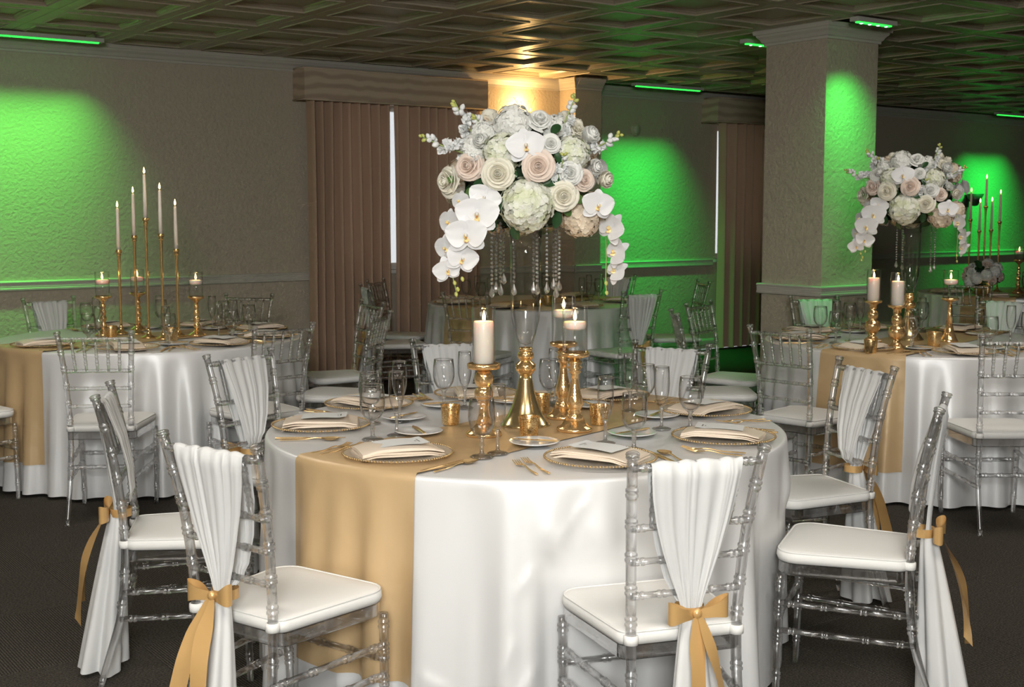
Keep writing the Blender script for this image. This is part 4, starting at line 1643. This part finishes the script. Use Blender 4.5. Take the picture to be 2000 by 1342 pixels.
# main table candles
p = at(945, 850, ZT)
q = holder(p, 'turned', .234, 'stout gold candle holder left of the tall vase')
cylinder_glass(q, .0385, .187, 'clear glass cylinder around the pillar candle on the front table')
pillar(q + Vector((0, 0, .006)), .137, .0325, 'white pillar candle in glass left of the tall vase')
p = at(1122, 841, ZT)
q = holder(p, 'baluster', .262, 'gold baluster candle holder right of the vase, nearer of two')
cylinder_glass(q, .042, .155, 'glass cylinder of water right of the vase, nearer of two', .083)
floating(q + Vector((0, 0, .092)), .0385, 'floating candle right of the vase, nearer of two')
p = at(1100, 816, ZT)
q = holder(p, 'baluster', .268, 'gold baluster candle holder right of the vase, farther of two')
cylinder_glass(q, .042, .165, 'glass cylinder of water right of the vase, farther of two', .095)
floating(q + Vector((0, 0, .104)), .0385, 'floating candle right of the vase, farther of two')
for (x, y), lab in (((880, 829), 'speckled gold votive cup left of the pillar candle holder'), ((1033, 853), 'speckled gold votive cup in front of the vase foot'),
                    ((1170, 829), 'speckled gold votive cup right of the baluster holders'), ((1057, 806), 'speckled gold votive cup behind the vase foot')):
    votive(at(x, y, ZT), lab)

# left table: tall tapers, floating candles, votives
STICK = {}


def taper(p, h, label, hc=.25, g='tall taper candlesticks'):
    key = round(h, 2)
    if key not in STICK:
        STICK[key] = (MB().lathe([(0, 0), (.046, 0), (.048, .004), (.040, .008), (.018, .018), (.010, .04), (.0075, .06), (0, .06)], 24).mesh('foot', True, 'gold_polished'),
                      MB().lathe([(.0075, .05), (.0078, h - .10), (.0095, h - .06), (.0105, h - .035)], 16).mesh('rod', True, 'gold_polished'),
                      MB().lathe([(.0, h - .036), (.0105, h - .035), (.015, h - .028), (.011, h - .022), (.019, h - .014), (.0195, h - .006), (.015, h - .004), (.020, h), (.018, h + .001), (.011, h - .003), (0, h - .004)], 20).mesh('cup', True, 'gold_polished'))
    t = thing('candlestick', 'slender gold candlestick, ' + label, 'candlestick', p, 0, g)
    for n, me in zip(('foot', 'rod', 'cup'), STICK[key]):
        ob(n, me, t)
    c = thing('taper_candle', 'ivory taper candle on the ' + label, 'candle', Vector(p) + Vector((0, 0, h - .003)), 0, 'ivory taper candles')
    ob('wax', MB().lathe([(0, 0), (.0112, 0), (.0105, hc * .5), (.0085, hc - .006), (.005, hc), (0, hc)], 16).mesh('wax', True, 'wax_taper'), c)
    ob('wick', WICK, c, (0, 0, hc))
    ob('flame', FLAME_B, c, (0, 0, hc + .005))
    flame_light(c, (0, 0, hc + .024), .12)


for x, y, h, lab in ((291, 660, .69, 'tallest of five on the left table'), (268, 652, .585, 'second from left of five on the left table'), (320, 662, .60, 'second from right of five on the left table'),
                     (237, 652, .50, 'leftmost of five on the left table'), (349, 657, .51, 'rightmost of five on the left table')):
    taper(at(x, y, ZT), h, lab)
for x, y, lab in ((203, 655, 'leftmost on the left table'), (271, 645, 'middle one behind the tapers on the left table'), (385, 656, 'right of the tapers on the left table')):
    q = holder(at(x, y, ZT), 'beads', .232, 'beaded gold candle holder, ' + lab)
    cylinder_glass(q, .042, .148, 'glass cylinder of water, ' + lab, .078)
    floating(q + Vector((0, 0, .087)), .0385, 'floating candle, ' + lab, .55)
votive(at(335, 667, ZT), 'glowing gold votive cup right of the tapers on the left table', 1.15)
votive(at(217, 662, ZT), 'glowing gold votive cup left of the tapers on the left table', 1.1)

# right table candles
for x, y, lab in ((1703, 668, 'leftmost on the right table'), (1750, 681, 'just left of the right table vase')):
    q = holder(at(x, y, ZT), 'ball', .232, 'gold ball candle holder, ' + lab)
    cylinder_glass(q, .0385, .178, 'glass cylinder around a pillar candle, ' + lab)
    pillar(q + Vector((0, 0, .006)), .128, .033, 'white pillar candle, ' + lab, .55)
q = holder(at(1853, 667, ZT), 'cone', .245, 'slender gold cone candle holder right of the right table vase')
cylinder_glass(q, .042, .160, 'glass cylinder of water right of the right table vase', .085)
floating(q + Vector((0, 0, .094)), .0385, 'floating candle right of the right table vase', .55)
votive(at(1824, 676, ZT), 'glowing gold votive cup beside the cone holder on the right table', 1.15)
votive(at(1700, 690, ZT), 'glowing gold votive cup before the leftmost pillar on the right table', 1.05)

# far tables
for x, Y, h, lab in ((1920, 11.5, .78, 'tallest of five on the far right table'), (1909, 11.3, .56, 'second from left of five on the far right table'), (1932, 11.2, .57, 'second from right of five on the far right table'),
                     (1891, 11.6, .66, 'leftmost of five on the far right table'), (1948, 11.4, .64, 'rightmost of five on the far right table')):
    taper(((x - 1000) / F * Y, Y, ZT), h, lab)
q = holder((.4053 * 11.25, 11.25, ZT), 'beads', .30, 'gold candle holder at the right edge on the far right table')
cylinder_glass(q, .042, .12, 'glass cylinder of water on the far right table', .06)
floating(q + Vector((0, 0, .069)), .0385, 'floating candle at the right edge on the far right table', .2)
votive((.381 * 10.85, 10.85, ZT), 'glowing gold votive cup on the far right table', 1.1)
votive((.0287 * 9.75, 9.75, ZT), 'glowing gold votive cup on the far middle table', 1.1)


# ------------------------------------------------------------------ tall trumpet vases
VZ = .245        # top of the metal above the table
VASE_P = [(0, 0), (.086, 0), (.0865, .003), (.078, .010), (.060, .038), (.044, .075), (.031, .118), (.0235, .155), (.020, .172)]
VB = [(.0, .172), (.020, .172), (.024, .176), (.0335, .188), (.0355, .199), (.0325, .210), (.021, .219), (.019, .222), (.0235, .226), (.0275, .233), (.0285, .240), (.026, .247), (.021, .253), (.023, .256), (.024, .262), (.022, .266), (0, .266)]
VG = [(0, .264), (.0215, .264), (.024, .275), (.036, .315), (.0455, .355), (.0505, .395), (.052, .44), (.0515, .50), (.0525, .58), (.0545, .66), (.0530, .66), (.0510, .58), (.050, .50), (.0503, .44), (.0487, .395), (.0435, .355), (.034, .317), (.0225, .280), (0, .274)]
V1 = MB().lathe(VASE_P + [(0, .172)], 48).mesh('foot', True, 'gold_vase')
V2 = MB().lathe(VB, 40).mesh('ball_knop', True, 'gold_polished')
V3 = MB().lathe(VG, 48).mesh('trumpet', True, 'vase_glass')
V4 = MB().lathe([(0, .285), (.024, .288), (.030, .305), (.032, .32), (.030, .335), (.022, .345), (0, .348)], 20).mesh('water', True, 'water')


def vase(p, label):
    t = thing('trumpet_vase', label, 'vase', p, 0, 'tall trumpet vases')
    ob('foot', V1, t)
    ob('ball_knop', V2, t)
    ob('trumpet', V3, t)
    return t


VP = Vector((.046, 4.215, ZT))
vase(VP, 'tall clear glass vase on gold cone foot, centre of front table')
VR = Vector((2.262, 7.10, ZT))
vase(VR, 'tall clear glass vase on gold foot, right background table')

# crystal strands
BEAD = MB().lathe([(0, -.0062), (.0045, -.003), (.0052, 0), (.0045, .003), (0, .0062)], 6).mesh('bead', False, 'crystal')
DROP = MB().lathe([(0, -.021), (.007, -.016), (.0098, -.009), (.0088, -.002), (.0045, .009), (.0012, .018), (0, .019)], 8).mesh('drop', False, 'crystal')


def strand(p, n, label, g):
    t = thing('crystal_strand', label, 'crystal strand', p, rnd.uniform(0, 1), g)
    ob('wire', MB().tube([(0, 0, 0), (0, 0, -.0135 * n - .01)], .0004, 5).mesh('wire', False, 'dark_metal'), t)
    for k in range(n):
        ob('bead', BEAD, t, (0, 0, -.0135 * (k + .6)))
    ob('drop', DROP, t, (0, 0, -.0135 * n - .022))


for i, (x, yb, Y, lab) in enumerate(((961, 582, 4.13, 'farthest left of the vase'), (969, 572, 4.22, 'second left of the vase'), (978, 578, 4.11, 'third left of the vase'), (984, 556, 4.25, 'fourth left of the vase'),
                                     (1004, 578, 4.10, 'before the left side of the vase'), (1042, 574, 4.10, 'before the right side of the vase, left of two'), (1049, 577, 4.13, 'before the right side of the vase, right of two'),
                                     (1068, 574, 4.12, 'nearest on the right of the vase'), (1081, 566, 4.21, 'second right of the vase'), (1086, 583, 4.11, 'third right of the vase'), (1092, 570, 4.20, 'farthest right of the vase'))):
    b = aty(x, yb, Y)
    top = 1.455
    n = int((top - b.z - .03) / .0135)
    strand((b.x, b.y, b.z + .0135 * n + .043), n, 'hanging crystal bead strand ' + lab, 'crystal strands under the front bouquet')
for i, (dx, dy, ln, lab) in enumerate(((-.10, -.06, 19, 'farthest left'), (-.075, -.09, 20, 'inner left'), (.09, -.07, 21, 'inner right'), (.125, -.03, 20, 'farthest right'))):
    strand((VR.x + dx, VR.y + dy, 1.48), ln, 'hanging crystal bead strand of the right table bouquet, ' + lab, 'crystal strands under the right bouquet')


# ------------------------------------------------------------------ flowers
def rose_mesh(seed, material, open_=1.0):
    r = random.Random(seed)
    m = MB()
    LY = [(2, .12, .48, .5, 290, 0, .5), (3, .21, .50, .5, 200, 0, .4), (3, .33, .49, .45, 185, .02, .26), (3, .46, .46, .42, 175, .04, .10), (4, .62, .36, .36, 145, .10, 0), (4, .80, .22, .30, 135, .15, 0), (5, .98, .05, .24, 112, .18, 0)]
    if open_ < .8:
        LY = [(2, .16, .85, .7, 290, 0, .5), (3, .30, .85, .8, 200, 0, .4), (3, .46, .80, .8, 180, .01, .3), (4, .62, .66, .8, 150, .02, .18), (5, .76, .40, .7, 120, .05, .05)]
    for n, R, zt, depth, span, curl, close in LY:
        a0 = r.uniform(0, 6.28)
        for k in range(n):
            az = a0 + 2 * pi * k / n + r.uniform(-.14, .14)
            sp = radians(span) * r.uniform(.92, 1.08)
            RR = R * r.uniform(.90, 1.08)
            zz = zt + r.uniform(-.05, .04)
            lean = r.uniform(-.10, .10)

            def fn(u, w, az=az, sp=sp, RR=RR, zz=zz, lean=lean, depth=depth, curl=curl, close=close):
                q = u - .5
                narrow = .55 + .45 * sin(pi * min(1, .10 + w * .62))
                a = az + q * sp * narrow
                rad = RR * (.40 + .60 * sin(min(1, w) * pi / 2)) * (1 + .12 * q) * (1 - close * w ** 3)
                z = zz - depth * (1 - w) ** 1.6 - curl * 2.0 * max(0, w - .7) ** 1.3 - (.10 + .12 * w) * (abs(q) * 2) ** 2.5 * (.4 + RR) + .03 * sin(9 * q + az * 3) + lean * q * w
                rad += curl * max(0, w - .7) * .8
                return (rad * cos(a), rad * sin(a), z - .10)
            m.grid(fn, 7, 6)
    m.ball((0, 0, -.16 if open_ > .8 else .0), .26, 10, 6, 1, 1, 1.1)
    return m.mesh('rose', True, material)


def petal_grid(m, L, Wd, cup, curl, tip, M, nx=5, ny=6, wave=0.0):
    def fn(u, w):
        q = 2 * u - 1
        wd = Wd * (sin(pi * min(1, (w * .94 + .03)) ** tip) ** .62)
        return (q * wd, L * w, cup * q * q * wd + curl * w * w + wave * sin(6 * q + 5 * w))
    m.grid(fn, nx, ny, M)


def round_petal(m, L, Wd, cup, curl, M):
    def fn(u, w):
        q = 2 * u - 1
        wd = Wd * sqrt(max(0.0, 1 - ((w - .56) / .57) ** 2))
        return (q * wd, L * w, cup * q * q * wd + curl * w * w)
    m.grid(fn, 4, 6, M)


def hydrangea_mesh(seed, material, n=105):
    r = random.Random(seed)
    m = MB()
    for k in range(n):
        z = 1 - 1.45 * (k + .5) / n
        rr = sqrt(max(0, 1 - z * z))
        a = k * 2.39996
        d = Vector((rr * cos(a), rr * sin(a), z)) * r.uniform(.88, 1.06)
        M = Matrix.Translation(d * .93) @ (d + Vector((r.uniform(-.25, .25), r.uniform(-.25, .25), r.uniform(-.2, .2)))).to_track_quat('Z', 'Y').to_matrix().to_4x4() @ Matrix.Rotation(r.uniform(0, 6), 4, 'Z')
        s = r.uniform(.18, .225)
        for q in range(4):
            Q = M @ Matrix.Rotation(q * pi / 2, 4, 'Z')
            round_petal(m, s, s * .56, .22, r.uniform(-.05, .03), Q)
    m.ball((0, 0, -.05), .82, 14, 8, 1, 1, .95)
    return m.mesh('hydrangea', True, material)


def orchid_mesh(seed):
    r = random.Random(seed)
    m = MB()
    # three sepals behind, two broad petals in front
    for a in (0, 128, -128):
        M = Matrix.Rotation(radians(a), 4, 'Z') @ Matrix.Translation((0, .02, -.02)) @ Matrix.Rotation(radians(-4 + r.uniform(-5, 5)), 4, 'X')
        petal_grid(m, .92, .36, .10, -.08, .85, M, 8, 12)
    for a in (72, -72):
        M = Matrix.Rotation(radians(a + r.uniform(-4, 4)), 4, 'Z') @ Matrix.Translation((0, .0, .03)) @ Matrix.Rotation(radians(6 + r.uniform(-5, 6)), 4, 'X')
        petal_grid(m, 1.0, .64, .12, -.12, .62, M, 10, 13, .012)
    return m.mesh('orchid', True, 'petal_orchid')


def lip_mesh():
    m = MB()
    for s in (-1, 1):
        M = Matrix.Scale(1.0, 4) @ Matrix.Rotation(radians(180 + s * 66), 4, 'Z') @ Matrix.Translation((0, .02, .06)) @ Matrix.Rotation(radians(58), 4, 'X')
        petal_grid(m, .26, .13, .5, .08, .8, M, 4, 5)
    M = Matrix.Scale(.92, 4) @ Matrix.Rotation(radians(180), 4, 'Z') @ Matrix.Translation((0, .03, .06)) @ Matrix.Rotation(radians(26), 4, 'X')
    petal_grid(m, .36, .13, -.7, .12, .9, M, 4, 6)
    return m.mesh('lip', True, 'orchid_lip')


ROSE = {k: [rose_mesh(s, mt, o) for s in (1, 2, 3)] for k, mt, o in (('ivory', 'rose_ivory', 1), ('blush', 'rose_blush', 1), ('white', 'rose_white', 1), ('bud', 'rose_white', .6), ('budc', 'rose_ivory', .6))}
HYD = {k: hydrangea_mesh(5, mt) for k, mt in (('green', 'petal_hydrangea'), ('white', 'petal_hydrangea_white'), ('peach', 'petal_hydrangea_peach'))}
ORC = [orchid_mesh(k) for k in (1, 2, 3)]
LIP = lip_mesh()
COLM = MB().ball((0, .05, .12), .10, 10, 6, .75, 1, 1.1).mesh('column', True, 'petal_orchid')
_m = MB()
petal_grid(_m, 1.0, .30, .30, -.18, .95, None, 4, 8)
LEAF = _m.mesh('leaf', True, 'leaf_dark')
LEAFL = _m.mesh('leaf', True, 'leaf_light')


def stock_floret(seed):
    r = random.Random(seed)
    m = MB()
    for k in range(11):
        d = Vector((r.uniform(-1, 1), r.uniform(-1, 1), r.uniform(-.2, 1))).normalized()
        M = d.to_track_quat('Y', 'Z').to_matrix().to_4x4() @ Matrix.Rotation(r.uniform(0, 6), 4, 'Y')
        petal_grid(m, r.uniform(.7, 1.0), .45, r.uniform(.1, .5), r.uniform(-.3, .3), .7, M, 3, 4, .06)
    return m.mesh('floret', True, 'petal_stock')


FLO = [stock_floret(k) for k in (1, 2, 3)]
BUD = MB().lathe([(0, -1), (.5, -.7), (.72, -.1), (.6, .5), (.25, .9), (0, 1)], 8).mesh('bud', True, 'petal_stock')
BUDG = MB().lathe([(0, -1), (.5, -.7), (.72, -.1), (.6, .5), (.25, .9), (0, 1)], 8).mesh('bud', True, 'bud_green')


def orient(n, up=(0, 0, 1), spin=0.0):
    z = Vector(n).normalized()
    y = Vector(up) - z * Vector(up).dot(z)
    if y.length < 1e-3:
        y = Vector((0, 1, 0))
    y.normalize()
    x = y.cross(z)
    M = Matrix((x, y, z)).transposed()
    q = M.to_quaternion()
    return q @ Quaternion((0, 0, 1), spin)


BC = Vector((.050, 4.215, 1.600))     # centre of the front bouquet


class Bouquet:
    def __init__(self, root, centre, a=.285, b=.27, c=.235):
        self.root, self.c, self.r = root, centre, (a, b, c)
        self.rnd = random.Random(5)

    def surf(self, x, y, k=1.0):
        """world point on the flower ball seen at photo pixel x, y"""
        Y = self.c.y - .2
        for _ in range(6):
            p = aty(x, y, Y)
            dx, dz = (p.x - self.c.x) / (self.r[0] * k), (p.z - self.c.z) / (self.r[2] * k)
            Y = self.c.y - self.r[1] * k * sqrt(max(0.0, 1 - dx * dx - dz * dz))
        p = aty(x, y, Y)
        d = p - self.c
        n = Vector((d.x / self.r[0] ** 2, d.y / self.r[1] ** 2, d.z / self.r[2] ** 2)).normalized()
        return p, n

    def put(self, name, me, p, n, s, spin=0.0, up=(0, 0, 1), label=None):
        o = ob(name, me, self.root, Vector(p) - self.root.location, orient(n, up, spin), s)
        if label:
            o['label'] = label
        return o

    def rose(self, kind, p, n, s):
        self.put('rose', self.rnd.choice(ROSE[kind]), p, n, s, self.rnd.uniform(0, 6))

    def orchid(self, p, n, s, spin=0.0):
        o = self.put('orchid', self.rnd.choice(ORC), p, n, s, spin)
        ob('lip', LIP, o)
        ob('column', COLM, o)

    def hyd(self, kind, p, n, s):
        self.put('hydrangea', HYD[kind], p, n, s, self.rnd.uniform(0, 6))

    def leaf(self, p, n, s, spin, light=False):
        self.put('leaf', LEAFL if light else LEAF, p, n, s, spin)

    def stock(self, a, b, nfl, s, tipbuds=6, thick=.0028):
        a, b = Vector(a), Vector(b)
        mid = a.lerp(b, .5) + Vector((0, 0, -.012))
        pts = [a.lerp(mid, u) .lerp(mid.lerp(b, u), u) for u in [k / 8 for k in range(9)]]
        st = ob('stock_stem', MB().tube([p - a for p in pts], [thick * (1 - .5 * k / 8) for k in range(9)], 7).mesh('stock_stem', True, 'stem_green'), self.root, a - self.root.location)
        ax = (b - a).normalized()
        r = self.rnd

        def rad():
            v = Vector((r.uniform(-1, 1), r.uniform(-1, 1), r.uniform(-1, 1)))
            return (v - ax * v.dot(ax)).normalized()
        for k in range(nfl):
            u = .02 + .62 * k / nfl
            p = a.lerp(b, u)
            d = rad()
            ss = s * (1.05 - .55 * u)
            ob('floret', r.choice(FLO), st, p - a + d * ss * .75, orient(d + ax * .4), ss)
        for k in range(tipbuds):
            u = .66 + .36 * k / tipbuds
            p = a.lerp(b, u)
            d = (rad() + ax * .8).normalized()
            ss = s * (.46 - .22 * k / tipbuds)
            ob('bud', BUD if k < tipbuds * .6 else BUDG, st, p - a + d * ss * 1.3, orient(d), ss)

    def filler(self):
        r = self.rnd
        # inner foam and leaf mass that the stems are pushed into
        ob('floral_foam', MB().ball((0, 0, 0), 1, 20, 12, self.r[0] * .70, self.r[1] * .70, self.r[2] * .72).mesh('floral_foam', True, 'foam_green'), self.root, self.c - self.root.location)
        m = MB()
        for k in range(150):
            z = 1 - 2 * (k + .5) / 150
            rr = sqrt(1 - z * z)
            a = k * 2.39996
            d = Vector((rr * cos(a), rr * sin(a), z))
            M = Matrix.Translation(Vector((d.x * self.r[0], d.y * self.r[1], d.z * self.r[2])) * .66) @ orient(d + Vector((r.uniform(-.6, .6), r.uniform(-.6, .6), r.uniform(-.6, .6))), (0, 0, 1), r.uniform(0, 6)).to_matrix().to_4x4() @ Matrix.Scale(r.uniform(.07, .10), 4)
            petal_grid(m, 1.0, .30, .3, -.15, .95, M, 2, 4)
        o = ob('foliage', m.mesh('foliage', True, 'leaf_dark'), self.root, self.c - self.root.location)
        o['kind'] = 'stuff'


PX = 4.21 / F    # metres per photo pixel at the front bouquet
root = thing('bouquet', 'large white and blush flower bouquet on the front table vase', 'bouquet', (.046, 4.215, 1.40), 0, 'tall flower bouquets')
B = Bouquet(root, BC)
B.filler()
CAMN = Vector((0, -1, .0))
for kind, x, y, r_, kk, fc in (
        ('white', 1054, 232, 22, 1.0, .35), ('ivory', 973, 339, 30, 1.05, .75), ('blush', 1051, 325, 28, 1.08, .75), ('blush', 914, 324, 27, 1.0, .4), ('ivory', 872, 354, 28, 1.02, .25),
        ('ivory', 1100, 383, 26, 1.05, .7), ('white', 1113, 338, 24, 1.0, .6), ('budc', 1180, 351, 22, 1.06, .2), ('bud', 1163, 327, 18, 1.05, .2), ('bud', 1152, 266, 24, 1.08, .2),
        ('white', 1076, 280, 19, 1.05, .6), ('blush', 1141, 352, 20, 1.0, .5), ('bud', 940, 277, 20, 1.03, .3), ('blush', 968, 300, 15, .95, .5), ('ivory', 1130, 252, 18, .95, .4), ('budc', 1098, 405, 10, .95, .4)):
    p, n = B.surf(x, y, kk)
    n = (n * (1 - fc) + CAMN * fc).normalized()
    B.rose(kind, p, n, r_ * PX * 1.08)
for kind, x, y, r_, kk in (('green', 1030, 400, 52, .93), ('white', 1003, 243, 38, .90), ('green', 982, 298, 38, .90), ('green', 1117, 300, 34, .92), ('peach', 1134, 424, 40, .95), ('white', 929, 292, 30, .92),
                           ('white', 1080, 250, 26, .85), ('white', 945, 262, 26, .9)):
    p, n = B.surf(x, y, kk)
    B.hyd(kind, p, (n + CAMN * .4).normalized(), r_ * PX)
for x, y, r_, kk, nx, spin in ((1027, 286, 37, 1.12, (.05, -1, .12), .15), (946, 387, 32, 1.08, (-.1, -1, -.05), -.35), (899, 393, 22, 1.05, (-.7, -.7, .1), .1)):
    p, n = B.surf(x, y, kk)
    B.orchid(p, nx, r_ * PX, spin)
# two orchid cascades: left towards us, right seen side on
for x, y, r_, Y, nx, spin in ((932, 420, 42, 3.945, (-.05, -1, -.02), 0), (911, 461, 40, 3.93, (-.12, -1, -.05), .05), (878, 434, 28, 4.02, (-.75, -.75, 0), .1), (872, 484, 28, 4.0, (-.6, -.8, -.1), .2),
                              (902, 506, 32, 3.96, (.25, -1, -.1), -.25), (873, 528, 28, 3.97, (.3, -1, -.2), .3), (1167, 402, 33, 4.0, (.25, -1, 0), -.1), (1194, 447, 34, 4.08, (-.72, -.72, .25), -.5),
                              (1203, 494, 32, 4.10, (-.75, -.6, .35), -.8), (1203, 530, 28, 4.11, (-.6, -.6, .5), -.9)):
    B.orchid(aty(x, y, Y), nx, r_ * PX, spin)
for pts in ([(935, 385, 4.0), (905, 430, 3.99), (884, 490, 4.0), (884, 540, 3.985), (892, 572, 3.98)], [(1150, 385, 4.03), (1182, 425, 4.1), (1184, 500, 4.12), (1183, 555, 4.11), (1186, 577, 4.11)]):
    P = [aty(*q) for q in pts]
    ob('orchid_stem', MB().tube([q - P[0] for q in P], .002, 6).mesh('orchid_stem', True, 'stem_green'), root, P[0] - root.location)
for x, y, Y in ((888, 553, 3.98), (903, 545, 3.98), (894, 565, 3.98), (891, 575, 3.98), (1184, 553, 4.11), (1185, 572, 4.11)):
    B.put('bud', BUDG, aty(x, y, Y), (.2, -.2, -1), .0085)
for a, b, n, s in (((935, 280, 4.12), (888, 198, 4.10), 7, .021), ((930, 305, 4.05), (822, 266, 4.03), 8, .021), ((1082, 280, 4.10), (1124, 188, 4.10), 6, .020), ((1120, 305, 4.08), (1212, 262, 4.06), 7, .020),
                   ((955, 270, 4.1), (928, 226, 4.08), 5, .019), ((1090, 350, 3.98), (1102, 300, 3.96), 4, .015)):
    B.stock(aty(*a), aty(*b), n + 3, s * 1.45, 8, .0035)
for x, y, s, nx, spin, li in ((1003, 440, .052, (-.2, -1, -.3), pi + .15, 0), (1090, 413, .055, (.3, -1, -.1), pi - .1, 0), (1078, 262, .05, (.1, -.9, .5), -.6, 0), (945, 352, .05, (-.4, -1, 0), 2.2, 0), (1010, 345, .05, (0, -1, 0), 1.0, 0),
                             (1062, 360, .055, (.1, -1, .2), -1.2, 0), (1084, 300, .05, (.2, -1, .2), -2.4, 0), (890, 350, .04, (-.6, -1, .1), 1.6, 1), (1150, 290, .035, (.5, -1, 0), 2.6, 1), (985, 390, .05, (-.2, -1, -.2), 2.4, 0),
                             (1098, 408, .045, (.5, -.8, 0), -2.0, 1), (965, 425, .05, (-.2, -1, -.2), 2.9, 0), (1040, 300, .04, (0, -1, .1), -.9, 0), (1120, 380, .045, (.4, -1, 0), -2.2, 1), (930, 370, .045, (-.5, -1, -.2), 1.9, 1)):
    p, n = B.surf(x, y, .98)
    B.leaf(p, nx, s, spin, li)
# far side of the ball
rb = random.Random(21)
for k in range(30):
    a = pi * (k * .618 % 1.0)
    z = rb.uniform(-.75, .9)
    rr = sqrt(1 - z * z)
    d = Vector((cos(a) * rr, (.15 + .85 * sin(a)) * rr, z))
    p = BC + Vector((d.x * .285, d.y * .27, d.z * .235)) * .97
    if k % 3 == 0:
        B.hyd(rb.choice(('white', 'green', 'peach')), p - d * .03, d, .062)
    elif k % 7 == 3:
        B.orchid(p + d * .02, d, .055, rb.uniform(-.4, .4))
    else:
        B.rose(rb.choice(('ivory', 'blush', 'white', 'budc')), p, d, rb.uniform(.038, .052))


def dup_tree(src, parent, turn=None):
    for ch in list(src.children):
        c = ch.copy()
        COL.objects.link(c)
        c.parent = parent
        dup_tree(ch, c)


rt2 = thing('bouquet', 'white and blush bouquet on the right background table vase', 'bouquet', (VR.x, VR.y, 1.395), radians(-28), 'tall flower bouquets')
dup_tree(root, rt2)

# low arrangement on the far right table
lp = Vector(((1920 - 1000) / F * 10.95, 10.95, ZT))
low = thing('low_bouquet', 'low white flower bouquet on the far right table', 'bouquet', lp, 0)
L_ = Bouquet(low, lp + Vector((0, 0, .17)), .17, .15, .12)
ob('bowl', MB().lathe([(0, 0), (.05, 0), (.075, .05), (.08, .09), (.074, .09), (.07, .05), (0, .02)], 24).mesh('bowl', True, 'gold_polished'), low)
L_.filler()
for k in range(26):
    z = 1 - 1.5 * (k + .5) / 26
    rr = sqrt(max(0, 1 - z * z))
    a = k * 2.39996
    d = Vector((rr * cos(a), rr * sin(a), z))
    p = L_.c + Vector((d.x * .17, d.y * .15, d.z * .12))
    if k % 5 == 0:
        L_.hyd('white', p - d * .02, d, .055)
    elif k % 6 == 1:
        L_.leaf(p, d + Vector((0, -.4, 0)), .09, rb.uniform(0, 6))
    else:
        L_.rose(rb.choice(('ivory', 'blush', 'white')), p, d, rb.uniform(.035, .048))
